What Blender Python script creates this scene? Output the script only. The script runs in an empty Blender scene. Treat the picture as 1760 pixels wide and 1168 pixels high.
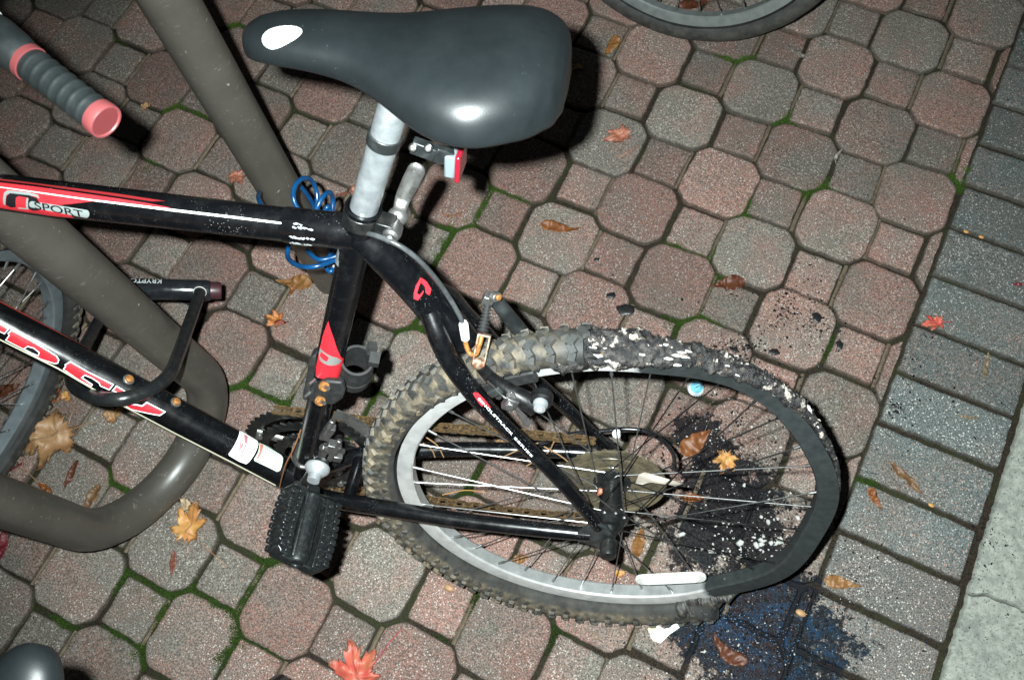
import bpy, bmesh, math, random
import numpy as np
from mathutils import Vector, Matrix, noise
R = math.radians
random.seed(7)
rng = random.Random(11)

# ------------------------------------------------------------------ camera, world, light
scene = bpy.context.scene
col = scene.collection
CAM_F = 1549.589            # focal length in photo pixels (photo 1760 x 1168)
CAM_C = Vector((0.38222, -1.18493, 1.50341))
ROTV = Vector((-0.36086, -0.15721, -0.43876))
RCW = Matrix.Rotation(ROTV.length, 3, ROTV.normalized())      # world -> camera
cam_d = bpy.data.cameras.new('camera')
cam = bpy.data.objects.new('camera', cam_d)
col.objects.link(cam)
cam.matrix_world = Matrix.Translation(CAM_C) @ RCW.transposed().to_4x4()
cam_d.sensor_width = 36.0
cam_d.lens = 36.0 * CAM_F / 1760.0
cam_d.clip_start = 0.02
cam_d.clip_end = 200
cam_d.dof.use_dof = True
cam_d.dof.focus_distance = 1.2
cam_d.dof.aperture_fstop = 13
scene.camera = cam

world = bpy.data.worlds.new('World')
scene.world = world
world.use_nodes = True
wn = world.node_tree
sky = wn.nodes.new('ShaderNodeTexSky')
sky.sky_type = 'NISHITA'
sky.sun_disc = False
sky.sun_elevation = R(2)
sky.sun_rotation = R(200)
bg = wn.nodes['Background']
wn.links.new(sky.outputs[0], bg.inputs[0])
bg.inputs[1].default_value = 0.025

scene.view_settings.view_transform = 'Standard'
scene.view_settings.look = 'None'
scene.view_settings.exposure = 0.0
scene.view_settings.gamma = 1.0

# the picture was taken with the flash of the camera: a small lamp up and left of the lens
fl = bpy.data.lights.new('camera_flash', 'SPOT')
fl.energy = 285.0
fl.color = (0.905, 0.995, 0.985)
fl.shadow_soft_size = 0.0085
fl.spot_size = R(100)
fl.spot_blend = 0.9
flo = bpy.data.objects.new('camera_flash', fl)
col.objects.link(flo)
aim = RCW.transposed() @ Vector(((1060 - 880) / CAM_F, -(690 - 584) / CAM_F, -1)).normalized()
flo.matrix_world = Matrix.Translation(CAM_C + RCW.transposed() @ Vector((-0.046, 0.026, 0.0))) @ (-aim).to_track_quat('Z', 'Y').to_matrix().to_4x4()

# ------------------------------------------------------------------ survey helpers
def ray(x, y):
    d = RCW.transposed() @ Vector(((x - 880) / CAM_F, -(y - 584) / CAM_F, -1))
    return d.normalized()
def G(x, y, z=0.0):
    d = ray(x, y)
    return CAM_C + d * ((z - CAM_C.z) / d.z)
RT = 0.331
PSI, PHI = 3.49452, 0.34808
BF = Vector((math.cos(PSI), math.sin(PSI), 0))
BV = Vector((0, 0, 1)) * math.cos(PHI) - Vector((0, 0, 1)).cross(BF) * math.sin(PHI)
BL = BV.cross(BF)
BO = Vector((0.34967, -1.04042, 0.0))
BM = Matrix(((BF.x, BL.x, BV.x, BO.x), (BF.y, BL.y, BV.y, BO.y), (BF.z, BL.z, BV.z, BO.z), (0, 0, 0, 1)))
BMI = BM.inverted()
# bike space: x forward, y to the rider's left, z up in the plane of the bike, origin at the tyre's contact
def B(u, w, v): return Vector((u, w, v + RT))
CB = BMI @ CAM_C
def rayB(x, y): return (BMI.to_3x3() @ ray(x, y)).normalized()
def Bk(x, y, w=0.0):
    d = rayB(x, y)
    return CB + d * ((w - CB.y) / d.y)

# ------------------------------------------------------------------ object helpers
def new_obj(name, me, parent=None, loc=None):
    o = bpy.data.objects.new(name, me)
    col.objects.link(o)
    if parent is not None: o.parent = parent
    if loc is not None: o.location = loc
    return o
def tag(o, label=None, cat=None, group=None, kind=None):
    if label: o['label'] = label
    if cat: o['category'] = cat
    if group: o['group'] = group
    if kind: o['kind'] = kind
    return o
def build(name, bm, mats, parent=None, smooth=True, angle=40, bevel=0):
    if not isinstance(mats, (list, tuple)): mats = [mats]
    bmesh.ops.recalc_face_normals(bm, faces=bm.faces[:])
    me = bpy.data.meshes.new(name)
    bm.to_mesh(me); bm.free()
    for m in mats: me.materials.append(m)
    if smooth:
        for p in me.polygons: p.use_smooth = True
        try: me.set_sharp_from_angle(angle=R(angle))
        except Exception: pass
    o = new_obj(name, me, parent)
    if bevel:
        b = o.modifiers.new('bevel', 'BEVEL'); b.width = bevel; b.segments = 2; b.limit_method = 'ANGLE'; b.angle_limit = R(35)
    return o
def empty(name, mat):
    o = bpy.data.objects.new(name, None)
    col.objects.link(o)
    o.matrix_world = mat
    return o
def frame_of(d, ref=None):
    d = d.normalized()
    r = ref if ref is not None else (Vector((0, 0, 1)) if abs(d.z) < 0.9 else Vector((1, 0, 0)))
    a = (r - d * r.dot(d)).normalized()
    return a, d.cross(a)
def tube(bm, pts, rad, seg=16, caps=True, mi=0, ref=None, ell=1.0, closed=False):
    pts = [Vector(p) for p in pts]
    n = len(pts)
    rad = [rad] * n if not isinstance(rad, (list, tuple)) else rad
    rings = []
    a = None
    for i, p in enumerate(pts):
        if closed: t = pts[(i + 1) % n] - pts[i - 1]
        elif i == 0: t = pts[1] - p
        elif i == n - 1: t = p - pts[i - 1]
        else: t = (pts[i + 1] - p).normalized() + (p - pts[i - 1]).normalized()
        t.normalize()
        if a is None: a, b = frame_of(t, ref)
        else:
            a = (a - t * a.dot(t)).normalized(); b = t.cross(a)
        rings.append([bm.verts.new(p + a * math.cos(2 * math.pi * k / seg) * rad[i] + b * math.sin(2 * math.pi * k / seg) * rad[i] * ell) for k in range(seg)])
    fs = []
    m = n if closed else n - 1
    for i in range(m):
        r0, r1 = rings[i], rings[(i + 1) % n]
        for k in range(seg):
            fs.append(bm.faces.new((r0[k], r0[(k + 1) % seg], r1[(k + 1) % seg], r1[k])))
    if caps and not closed:
        fs.append(bm.faces.new(rings[0][::-1])); fs.append(bm.faces.new(rings[-1]))
    for f in fs: f.material_index = mi
    return rings
def smooth_path(pts, n=8, closed=False):
    pts = [Vector(p) for p in pts]
    out = []
    N = len(pts)
    rngi = range(N if closed else N - 1)
    for i in rngi:
        p1, p2 = pts[i], pts[(i + 1) % N]
        p0 = pts[i - 1] if (i > 0 or closed) else p1 * 2 - p2
        p3 = pts[(i + 2) % N] if (i + 2 < N or closed) else p2 * 2 - p1
        for k in range(n):
            t = k / n
            out.append(0.5 * ((2 * p1) + (p2 - p0) * t + (2 * p0 - 5 * p1 + 4 * p2 - p3) * t * t + (3 * p1 - p0 - 3 * p2 + p3) * t ** 3))
    if not closed: out.append(pts[-1])
    return out
def lerp_list(vals, n):
    out = []
    for i in range(n):
        t = i / (n - 1) * (len(vals) - 1)
        k = min(int(t), len(vals) - 2)
        out.append(vals[k] + (vals[k + 1] - vals[k]) * (t - k))
    return out
def cyl(bm, p0, p1, r0, r1=None, seg=20, mi=0):
    tube(bm, [p0, p1], [r0, r0 if r1 is None else r1], seg, True, mi)
def lathe(bm, o, ax, prof, seg=48, mi=0, a0=0.0, a1=2 * math.pi, ref=None, closed_prof=False, mis=None):
    """prof: (radius, along axis)"""
    o = Vector(o); ax = Vector(ax).normalized()
    a, b = frame_of(ax, ref)
    full = abs(a1 - a0 - 2 * math.pi) < 1e-6
    n = seg if full else seg + 1
    rings = []
    for k in range(n):
        t = a0 + (a1 - a0) * k / seg
        d = a * math.cos(t) + b * math.sin(t)
        rings.append([bm.verts.new(o + d * r + ax * h) for r, h in prof])
    m = len(prof)
    for k in range(seg):
        r0, r1 = rings[k], rings[(k + 1) % n]
        for j in range(m if closed_prof else m - 1):
            j2 = (j + 1) % m
            try:
                f = bm.faces.new((r0[j], r0[j2], r1[j2], r1[j]))
                f.material_index = mis[j] if mis else mi
            except ValueError: pass
    return rings
def box(bm, c, sx, sy, sz, M=None, mi=0):
    """M 3x3 columns = axes"""
    M = M or Matrix.Identity(3)
    c = Vector(c)
    v = [bm.verts.new(c + M @ Vector((x * sx / 2, y * sy / 2, z * sz / 2))) for x in (-1, 1) for y in (-1, 1) for z in (-1, 1)]
    for q in ((0, 1, 3, 2), (4, 6, 7, 5), (0, 4, 5, 1), (2, 3, 7, 6), (0, 2, 6, 4), (1, 5, 7, 3)):
        f = bm.faces.new([v[i] for i in q]); f.material_index = mi
    return v
def axes3(x, y=None):
    x = Vector(x).normalized()
    if y is None: y, _ = frame_of(x)
    y = Vector(y); y = (y - x * y.dot(x)).normalized()
    z = x.cross(y)
    return Matrix(((x.x, y.x, z.x), (x.y, y.y, z.y), (x.z, y.z, z.z)))
def prism(bm, pts, n, th, mi=0):
    """planar polygon pts extruded by th along n (centred)"""
    n = Vector(n).normalized()
    lo = [bm.verts.new(Vector(p) - n * th / 2) for p in pts]
    hi = [bm.verts.new(Vector(p) + n * th / 2) for p in pts]
    fs = [bm.faces.new(lo[::-1]), bm.faces.new(hi)]
    k = len(pts)
    for i in range(k): fs.append(bm.faces.new((lo[i], lo[(i + 1) % k], hi[(i + 1) % k], hi[i])))
    for f in fs: f.material_index = mi
def sphere(bm, c, r, mi=0, sub=2, sc=(1, 1, 1), M=None):
    g = bmesh.ops.create_icosphere(bm, subdivisions=sub, radius=1.0)
    M = M or Matrix.Identity(3)
    for v in g['verts']:
        v.co = Vector(c) + M @ Vector((v.co.x * r * sc[0], v.co.y * r * sc[1], v.co.z * r * sc[2]))
    for v in g['verts']:
        for f in v.link_faces: f.material_index = mi

# ------------------------------------------------------------------ materials
def mat(name, color=(0.5, 0.5, 0.5), rough=0.5, metal=0.0, spec=0.5, coat=0.0):
    m = bpy.data.materials.new(name); m.use_nodes = True
    b = m.node_tree.nodes['Principled BSDF']
    b.inputs['Base Color'].default_value = (*color, 1)
    b.inputs['Roughness'].default_value = rough
    b.inputs['Metallic'].default_value = metal
    b.inputs['Specular IOR Level'].default_value = spec
    b.inputs['Coat Weight'].default_value = coat
    return m
class NT:
    def __init__(s, m): s.m = m; s.t = m.node_tree; s.b = s.t.nodes['Principled BSDF']
    def n(s, typ, **kw):
        nd = s.t.nodes.new(typ)
        for k, v in kw.items():
            if k.startswith('i_'):
                nd.inputs[int(k[2:])].default_value = v
            else: setattr(nd, k, v)
        return nd
    def l(s, a, b): s.t.links.new(a, b)
    def coord(s, scale=1.0):
        tc = s.n('ShaderNodeTexCoord')
        mp = s.n('ShaderNodeMapping'); s.l(tc.outputs['Object'], mp.inputs[0])
        mp.inputs['Scale'].default_value = (scale,) * 3 if not isinstance(scale, tuple) else scale
        return mp.outputs[0]
    def noise(s, scale, detail=4, rough=0.55, vec=None):
        nd = s.n('ShaderNodeTexNoise'); nd.inputs['Scale'].default_value = scale
        nd.inputs['Detail'].default_value = detail; nd.inputs['Roughness'].default_value = rough
        s.l(vec if vec is not None else s.coord(), nd.inputs['Vector'])
        return nd.outputs['Fac']
    def ramp(s, fac, stops, interp='LINEAR'):
        nd = s.n('ShaderNodeValToRGB'); nd.color_ramp.interpolation = interp
        el = nd.color_ramp.elements
        while len(el) < len(stops): el.new(0.5)
        for e, (p, c) in zip(el, stops):
            e.position = p; e.color = (c, c, c, 1) if not isinstance(c, (tuple, list)) else (*c, 1)
        s.l(fac, nd.inputs[0])
        return nd.outputs[0]
    def mix(s, fac, a, b, blend='MIX'):
        nd = s.n('ShaderNodeMix', data_type='RGBA', blend_type=blend)
        for sock, v in ((nd.inputs[0], fac), (nd.inputs[6], a), (nd.inputs[7], b)):
            if hasattr(v, 'is_linked'): s.l(v, sock)
            elif isinstance(v, (int, float)): sock.default_value = v
            else: sock.default_value = (*v, 1)
        return nd.outputs[2]
    def math(s, op, a, b=0.0, c=None, clamp=False):
        nd = s.n('ShaderNodeMath', operation=op, use_clamp=clamp)
        for i, v in enumerate((a, b) if c is None else (a, b, c)):
            if hasattr(v, 'is_linked'): s.l(v, nd.inputs[i])
            else: nd.inputs[i].default_value = v
        return nd.outputs[0]
    def attr(s, name):
        nd = s.n('ShaderNodeAttribute'); nd.attribute_name = name
        return nd
    def bump(s, h, strength=0.3, dist=0.001):
        nd = s.n('ShaderNodeBump'); nd.inputs['Strength'].default_value = strength; nd.inputs['Distance'].default_value = dist
        s.l(h, nd.inputs['Height']); s.l(nd.outputs[0], s.b.inputs['Normal'])
    def color(s, c): s.l(c, s.b.inputs['Base Color'])
    def rough(s, c): s.l(c, s.b.inputs['Roughness'])

def worn(name, c1, c2, rough=0.4, metal=0.0, scale=60, lo=0.45, hi=0.7, bump=0.15, rv=0.15, coat=0.0, spec=0.5, bscale=400):
    m = mat(name, c1, rough, metal, spec, coat); t = NT(m)
    f = t.ramp(t.noise(scale, 5, 0.6), [(lo, 0.0), (hi, 1.0)])
    t.color(t.mix(f, c1, c2))
    r = t.noise(scale * 2.3, 3)
    t.rough(t.math('MULTIPLY_ADD', r, rv * 2, rough - rv, clamp=True))
    if bump: t.bump(t.noise(bscale, 4), bump, 0.0006)
    return m

M_black = worn('black_frame_paint', (0.006, 0.006, 0.0075), (0.018, 0.018, 0.02), 0.28, 0, 90, 0.55, 0.8, 0.05, 0.1, spec=0.5)
def flecked(name, base, speck, rough, thr=0.2, scale=500, coat=0.0):
    m = mat(name, base, rough, 0, 0.5, coat); t = NT(m)
    v = t.n('ShaderNodeTexVoronoi'); v.inputs['Scale'].default_value = scale; t.l(t.coord(), v.inputs['Vector'])
    a = t.math('LESS_THAN', v.outputs['Distance'], thr)
    k = t.ramp(t.noise(25, 3), [(0.5, 0.0), (0.62, 1.0)])
    f = t.math('MULTIPLY', a, k)
    d = t.ramp(t.noise(60, 5, 0.65), [(0.5, 0.0), (0.8, 0.4)])
    c = t.mix(d, base, tuple(min(1, x * 2 + 0.012) for x in base))
    t.color(t.mix(f, c, speck))
    t.rough(t.math('MULTIPLY_ADD', t.noise(70, 4), 0.25, rough - 0.1, clamp=True))
    t.bump(t.noise(260, 3), 0.04, 0.0006)
    return m
M_paint = flecked('scuffed_black_paint', (0.0020, 0.0022, 0.0028), (0.25, 0.26, 0.26), 0.22, 0.12, 420)
M_red = worn('red_decal', (0.50, 0.018, 0.028), (0.44, 0.016, 0.025), 0.4, 0, 40, bump=0)
M_red_tt = worn('red_paint', (0.42, 0.022, 0.03), (0.38, 0.018, 0.026), 0.33, 0, 40, bump=0)
M_white = mat('white_decal', (0.78, 0.8, 0.78), 0.45)
M_cream = mat('cream_pinstripe', (0.62, 0.6, 0.45), 0.5)
M_silvergrey = mat('grey_decal', (0.20, 0.23, 0.225), 0.45)
M_inkblack = mat('black_decal', (0.006, 0.006, 0.008), 0.4)
M_darkred = mat('dark_red_paint', (0.18, 0.012, 0.014), 0.4)
M_alu = worn('brushed_aluminium', (0.36, 0.38, 0.39), (0.24, 0.26, 0.28), 0.42, 0.6, 45, 0.4, 0.75, 0.12, 0.12)
M_alupost = worn('oxidised_aluminium_post', (0.235, 0.25, 0.26), (0.125, 0.14, 0.15), 0.38, 0.5, 70, 0.35, 0.75, 0.2, 0.12)
M_steel = worn('bright_steel', (0.26, 0.26, 0.26), (0.14, 0.13, 0.12), 0.42, 0.95, 120, 0.5, 0.8, 0.06, 0.1)
M_galv = worn('dull_steel', (0.24, 0.24, 0.235), (0.12, 0.11, 0.09), 0.4, 0.85, 120, 0.45, 0.75, 0.15, 0.12)
M_rust = worn('rusty_bolt', (0.27, 0.12, 0.03), (0.10, 0.035, 0.012), 0.6, 0.3, 300, bump=0.3)
M_rustlink = worn('rusted_brake_link', (0.24, 0.21, 0.16), (0.13, 0.04, 0.016), 0.5, 0.4, 160, 0.4, 0.6, bump=0.2)
M_rubber = worn('matt_black_rubber', (0.007, 0.0075, 0.008), (0.018, 0.018, 0.018), 0.62, 0, 90, bump=0.2)
M_plast = worn('dusty_black_plastic', (0.008, 0.0095, 0.010), (0.024, 0.027, 0.027), 0.42, 0, 50, bump=0.1)
M_dark = worn('black_metal', (0.006, 0.007, 0.0075), (0.022, 0.021, 0.019), 0.36, 0.3, 70, bump=0.12)
M_chain = worn('rusty_greasy_chain', (0.16, 0.10, 0.045), (0.04, 0.03, 0.02), 0.5, 0.5, 260, 0.4, 0.65, bump=0.3)
M_cass = worn('brown_dusty_sprocket', (0.20, 0.16, 0.10), (0.09, 0.075, 0.05), 0.42, 0.6, 90, bump=0.15)
M_blue = worn('blue_vinyl_cable', (0.003, 0.046, 0.135), (0.002, 0.028, 0.09), 0.28, 0.1, 60, bump=0)
def mk_rack():
    m = mat('brown_grey_rack_paint', (0.05, 0.045, 0.038), 0.38, 0, 0.5); t = NT(m)
    c = t.mix(t.ramp(t.noise(14, 6, 0.65), [(0.35, 0.0), (0.7, 1.0)]), (0.047, 0.043, 0.036), (0.060, 0.055, 0.047))
    g = t.ramp(t.noise(5, 6, 0.7), [(0.55, 0.0), (0.75, 0.5)])
    c = t.mix(g, c, (0.030, 0.026, 0.020))
    s = t.noise(26, 8, 0.75, vec=t.coord((2.0, 2.0, 9.0)))
    c = t.mix(t.ramp(s, [(0.615, 0.0), (0.64, 0.6)]), c, (0.16, 0.155, 0.14))
    ch = t.ramp(t.noise(120, 3, 0.6), [(0.705, 0.0), (0.72, 0.85)])
    c = t.mix(ch, c, (0.26, 0.25, 0.23))
    t.color(c); t.rough(t.math('MULTIPLY_ADD', t.noise(20, 5), 0.22, 0.27))
    t.bump(t.noise(600, 4), 0.14, 0.0006)
    return m
M_rack = mk_rack()
M_grip = worn('grey_black_grip_rubber', (0.0095, 0.0125, 0.0130), (0.015, 0.0185, 0.0190), 0.5, 0, 60, bump=0.15)
M_pink = mat('salmon_red_grip_plastic', (0.160, 0.037, 0.039), 0.45)
M_pinkface = mat('deep_red_grip_cap', (0.110, 0.019, 0.021), 0.5)
M_reflred = mat('red_reflector', (0.16, 0.006, 0.014), 0.2, 0, 0.8)
M_clear = mat('clear_reflector', (0.75, 0.76, 0.75), 0.25, 0.0, 0.9)

def mk_saddle():
    m = mat('grey_black_saddle_vinyl', (0.033, 0.043, 0.050), 0.38, 0, 0.42); t = NT(m)
    f = t.ramp(t.noise(22, 6, 0.6), [(0.35, 0.0), (0.75, 1.0)])
    c = t.mix(f, (0.0044, 0.0060, 0.0068), (0.0076, 0.0098, 0.0108))
    s = t.ramp(t.noise(160, 4, 0.7), [(0.66, 0.0), (0.75, 1.0)])
    k = t.ramp(t.noise(9, 2), [(0.55, 0.0), (0.65, 1.0)])
    t.color(t.mix(t.math('MULTIPLY', s, k), c, (0.04, 0.05, 0.055)))
    t.rough(t.math('MULTIPLY_ADD', t.noise(50, 4), 0.12, 0.34))
    a = t.noise(900, 4)
    t.bump(a, 0.16, 0.0004)
    return m
M_saddle = mk_saddle()

def mk_tyre():
    m = mat('muddy_tyre_rubber', (0.03, 0.03, 0.03), 0.7); t = NT(m)
    a = t.attr('mud')
    nf = t.ramp(t.noise(75, 5, 0.65), [(0.36, 0.0), (0.62, 1.0)])
    f = t.math('MULTIPLY', a.outputs['Fac'], nf, clamp=True)
    g = t.mix(t.ramp(t.noise(40, 4), [(0.4, 0.0), (0.7, 1.0)]), (0.010, 0.011, 0.011), (0.030, 0.032, 0.031))
    tan = t.mix(t.noise(200, 3), (0.15, 0.115, 0.072), (0.26, 0.205, 0.13))
    t.color(t.mix(f, g, tan))
    t.bump(t.noise(350, 5, 0.7), 0.5, 0.001)
    return m
M_tyre = mk_tyre()
def mk_char():
    m = mat('charred_melted_rubber', (0.012, 0.012, 0.013), 0.55); t = NT(m)
    f = t.ramp(t.noise(62, 7, 0.68), [(0.570, 0.0), (0.605, 1.0)])
    g = t.ramp(t.noise(110, 6, .75), [(0.48, 0.0), (0.68, 1.0)])
    c = t.mix(g, (0.005, 0.005, 0.006), (0.075, 0.068, 0.060))
    f2 = t.ramp(t.noise(150, 4, 0.7), [(0.64, 0.0), (0.70, 0.8)])
    c = t.mix(f2, c, (0.20, 0.105, 0.04))
    t.color(t.mix(t.math('MULTIPLY', f, t.ramp(t.noise(420, 3), [(0.35, 0.3), (0.6, 1.0)])), c, (0.46, 0.41, 0.36)))
    t.rough(t.math('MULTIPLY_ADD', f, 0.3, 0.5))
    t.bump(t.noise(300, 7, 0.75), 1.0, 0.0025)
    return m
M_char = mk_char()
def mk_rim(name, base, soot=True):
    m = mat(name, base, 0.36, 0.35); t = NT(m)
    c = t.mix(t.ramp(t.noise(60, 5), [(0.4, 0.0), (0.75, 1.0)]), base, tuple(x * 0.72 for x in base))
    if soot:
        a = t.attr('soot').outputs['Fac']
        s = t.math('ADD', a, t.math('MULTIPLY_ADD', t.noise(55, 4), 0.5, -0.25), clamp=True)
        s = t.ramp(s, [(0.35, 0.0), (0.62, 1.0)])
        br = t.math('SUBTRACT', 1.0, s)
        tan = t.ramp(s, [(0.0, 0.0), (0.4, 1.0), (1.0, 0.0)])
        c = t.mix(s, c, t.mix(t.noise(90, 4), (0.006, 0.008, 0.009), (0.030, 0.034, 0.034)))
        t.l(t.math('MULTIPLY', br, 0.55), t.b.inputs['Metallic'])
        t.rough(t.math('MULTIPLY_ADD', s, 0.22, 0.34))
        t.l(t.math('MULTIPLY_ADD', s, -0.28, 0.5), t.b.inputs['Specular IOR Level'])
    t.color(c)
    t.bump(t.noise(300, 4), 0.12, 0.0005)
    return m
M_rim = mk_rim('sooty_alloy_rim', (0.60, 0.605, 0.60))
M_rim_inner = mk_rim('sooty_rim_inner_wall', (0.40, 0.415, 0.41))
M_rim_clean = mk_rim('alloy_rim', (0.17, 0.20, 0.215), False)
M_rim_dull = mk_rim('dull_dirty_rim', (0.17, 0.19, 0.185), False)

# ground materials -------------------------------------------------------------
def stain_nodes(t):
    """burn stain round the collapsed part of the wheel, and the blue residue below it; world = object space"""
    tc = t.n('ShaderNodeTexCoord')
    def blob(c, r, sharp=1.0):
        vs = t.n('ShaderNodeVectorMath', operation='SUBTRACT'); t.l(tc.outputs['Object'], vs.inputs[0]); vs.inputs[1].default_value = (c.x, c.y, 0)
        ln = t.n('ShaderNodeVectorMath', operation='LENGTH'); t.l(vs.outputs[0], ln.inputs[0])
        return t.math('MULTIPLY', ln.outputs['Value'], 1.0 / r)
    n = t.noise(19, 8, 0.72)
    n2 = t.noise(130, 5, 0.75)
    wob = t.math('ADD', t.math('MULTIPLY_ADD', n, 3.6, -1.8), t.math('MULTIPLY_ADD', n2, 1.6, -0.8))
    ds = [blob(G(1232, 815), 0.070), blob(G(1275, 890), 0.088), blob(G(1215, 915), 0.070), blob(G(1290, 960), 0.076), blob(G(1320, 1110), 0.135), blob(G(1240, 1055), 0.085), blob(G(1195, 750), 0.05)]
    d = ds[0]
    for e in ds[1:]: d = t.math('MINIMUM', d, e)
    d = t.math('ADD', d, wob)
    black = t.ramp(d, [(0.80, 1.0), (0.98, 0.0)])
    db = t.math('MINIMUM', blob(G(1330, 1100), 0.125), blob(G(1235, 1050), 0.07))
    blue = t.ramp(t.math('ADD', db, wob), [(0.55, 1.0), (1.0, 0.0)])
    return black, blue
def mk_paver(name, c_pink, c_grey, fleck, slab=False):
    m = mat(name, c_grey, 0.85, 0, 0.3); t = NT(m)
    pk = t.attr('pink').outputs['Fac']; tn = t.attr('tone').outputs['Fac']
    n1 = t.noise(9, 4, 0.6)
    p = t.math('ADD', t.math('MULTIPLY_ADD', n1, 3.4, -1.7), pk, clamp=True)
    c = t.mix(p, c_grey, c_pink)
    # fine body mottling
    c = t.mix(t.ramp(t.noise(150, 5, 0.75), [(0.40, 0.0), (0.72, 0.7)]), c, tuple(x * 1.5 for x in c_grey))
    c = t.mix(t.ramp(t.noise(420, 3, 0.6), [(0.40, 0.9), (0.60, 0.0)]), c, tuple(x * 0.30 for x in c_grey))
    # aggregate flecks of several colours
    v = t.n('ShaderNodeTexVoronoi'); v.inputs['Scale'].default_value = 330.0; v.inputs['Randomness'].default_value = 1.0
    t.l(t.coord(), v.inputs['Vector'])
    sep = t.n('ShaderNodeSeparateColor'); t.l(v.outputs['Color'], sep.inputs[0])
    size = t.math('MULTIPLY_ADD', sep.outputs[1], 0.32, 0.16)
    inside = t.math('LESS_THAN', v.outputs['Distance'], size)
    few = t.math('GREATER_THAN', sep.outputs[0], 0.48)
    fl = t.math('MULTIPLY', inside, few)
    fc = t.ramp(sep.outputs[2], [(0.0, (0.62, 0.60, 0.55)), (0.34, (0.42, 0.38, 0.35)), (0.62, (0.46, 0.24, 0.18)), (0.78, (0.20, 0.22, 0.23)), (0.92, (0.05, 0.05, 0.05))], 'CONSTANT')
    c = t.mix(t.math('MULTIPLY', fl, fleck), c, fc)
    v2 = t.n('ShaderNodeTexVoronoi'); v2.inputs['Scale'].default_value = 800.0
    t.l(t.coord(), v2.inputs['Vector'])
    sp2 = t.n('ShaderNodeSeparateColor'); t.l(v2.outputs['Color'], sp2.inputs[0])
    f2 = t.math('MULTIPLY', t.math('LESS_THAN', v2.outputs['Distance'], 0.33), t.math('GREATER_THAN', sp2.outputs[0], 0.72))
    c = t.mix(t.math('MULTIPLY', f2, fleck * 0.7), c, (0.46, 0.43, 0.40))
    # per stone tone
    c = t.mix(1.0, c, t.ramp(tn, [(0.0, 0.66), (1.0, 1.10)]), 'MULTIPLY')
    # damp dirt creeping in from the joints
    c = t.mix(t.ramp(t.noise(5.5, 5, 0.6), [(0.5, 0.0), (0.75, 0.35)]), c, (0.06, 0.05, 0.038))
    edge = t.attr('edge').outputs['Fac']
    ef = t.math('MULTIPLY', t.ramp(t.math('ADD', edge, t.math('MULTIPLY_ADD', t.noise(48, 5, .7), 1.5, -0.75)), [(0.45, 0.0), (0.95, 1.0)]), 0.72)
    c = t.mix(ef, c, (0.034, 0.028, 0.020))
    black, blue = stain_nodes(t)
    grit = t.ramp(t.noise(450, 4, 0.7), [(0.35, 0.85), (0.6, 1.0)])
    c = t.mix(t.math('MULTIPLY', black, t.math('MULTIPLY', grit, 0.985)), c, (0.006, 0.007, 0.009))
    bn = t.ramp(t.math('ADD', t.noise(240, 5, 0.8), t.math('MULTIPLY_ADD', t.noise(32, 4, 0.7), 0.7, -0.35)), [(0.50, 0.0), (0.62, 1.0)])
    c = t.mix(t.math('MULTIPLY', blue, t.math('MULTIPLY', bn, 0.9)), c, (0.011, 0.033, 0.066))
    t.color(c)
    t.l(t.math('MULTIPLY_ADD', black, -0.27, 0.3), t.b.inputs['Specular IOR Level'])
    h = t.math('ADD', t.noise(500, 5, 0.7), t.math('MULTIPLY', v.outputs['Distance'], -0.6))
    t.bump(h, 0.55, 0.0016)
    t.rough(t.math('MULTIPLY_ADD', fl, -0.25, 0.85))
    return m
M_paver = mk_paver('exposed_aggregate_paver', (0.275, 0.126, 0.100), (0.162, 0.144, 0.122), 0.44)
M_border = mk_paver('grey_blue_border_paver', (0.170, 0.135, 0.116), (0.104, 0.120, 0.116), 0.55)
def mk_slab():
    m = mat('pale_concrete', (0.3, 0.33, 0.28), 0.9, 0, 0.3); t = NT(m)
    c = t.mix(t.ramp(t.noise(70, 6, 0.72), [(0.36, 0.0), (0.62, 1.0)]), (0.155, 0.166, 0.145), (0.275, 0.288, 0.250))
    c = t.mix(t.ramp(t.noise(260, 4, 0.7), [(0.57, 0.0), (0.63, 0.85)]), c, (0.055, 0.062, 0.06))
    c = t.mix(t.ramp(t.noise(14, 5, 0.7), [(0.55, 0.0), (0.70, 0.6)]), c, (0.075, 0.088, 0.082))
    t.color(c); t.bump(t.noise(300, 5, 0.7), 0.6, 0.0015)
    return m
M_slab = mk_slab()
def mk_joint():
    m = mat('dirty_joint_sand', (0.05, 0.04, 0.03), 0.95, 0, 0.2); t = NT(m)
    c = t.mix(t.ramp(t.noise(420, 5, 0.75), [(0.4, 0.0), (0.7, 1.0)]), (0.007, 0.005, 0.0035), (0.046, 0.034, 0.022))
    g = t.ramp(t.noise(11, 4, 0.6), [(0.46, 0.0), (0.62, 0.5)])
    c = t.mix(g, c, (0.022, 0.032, 0.009))
    black, blue = stain_nodes(t)
    c = t.mix(t.math('MULTIPLY', black, 0.85), c, (0.012, 0.013, 0.017))
    t.l(t.math('MULTIPLY_ADD', black, -0.18, 0.2), t.b.inputs['Specular IOR Level'])
    t.color(c); t.bump(t.noise(380, 5, 0.75), 0.9, 0.003)
    return m
M_joint = mk_joint()
M_groove = worn('tan_filled_groove', (0.125, 0.095, 0.062), (0.07, 0.052, 0.032), 0.95, 0, 160, bump=0.5)
def mk_moss():
    m = mat('green_moss', (0.05, 0.13, 0.01), 0.9, 0, 0.2); t = NT(m)
    v = t.attr('mv').outputs['Fac']
    c = t.ramp(v, [(0.0, (0.014, 0.022, 0.004)), (0.5, (0.027, 0.060, 0.006)), (0.85, (0.060, 0.112, 0.013)), (1.0, (0.17, 0.15, 0.04))])
    t.color(c)
    return m
M_moss = mk_moss()

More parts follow.
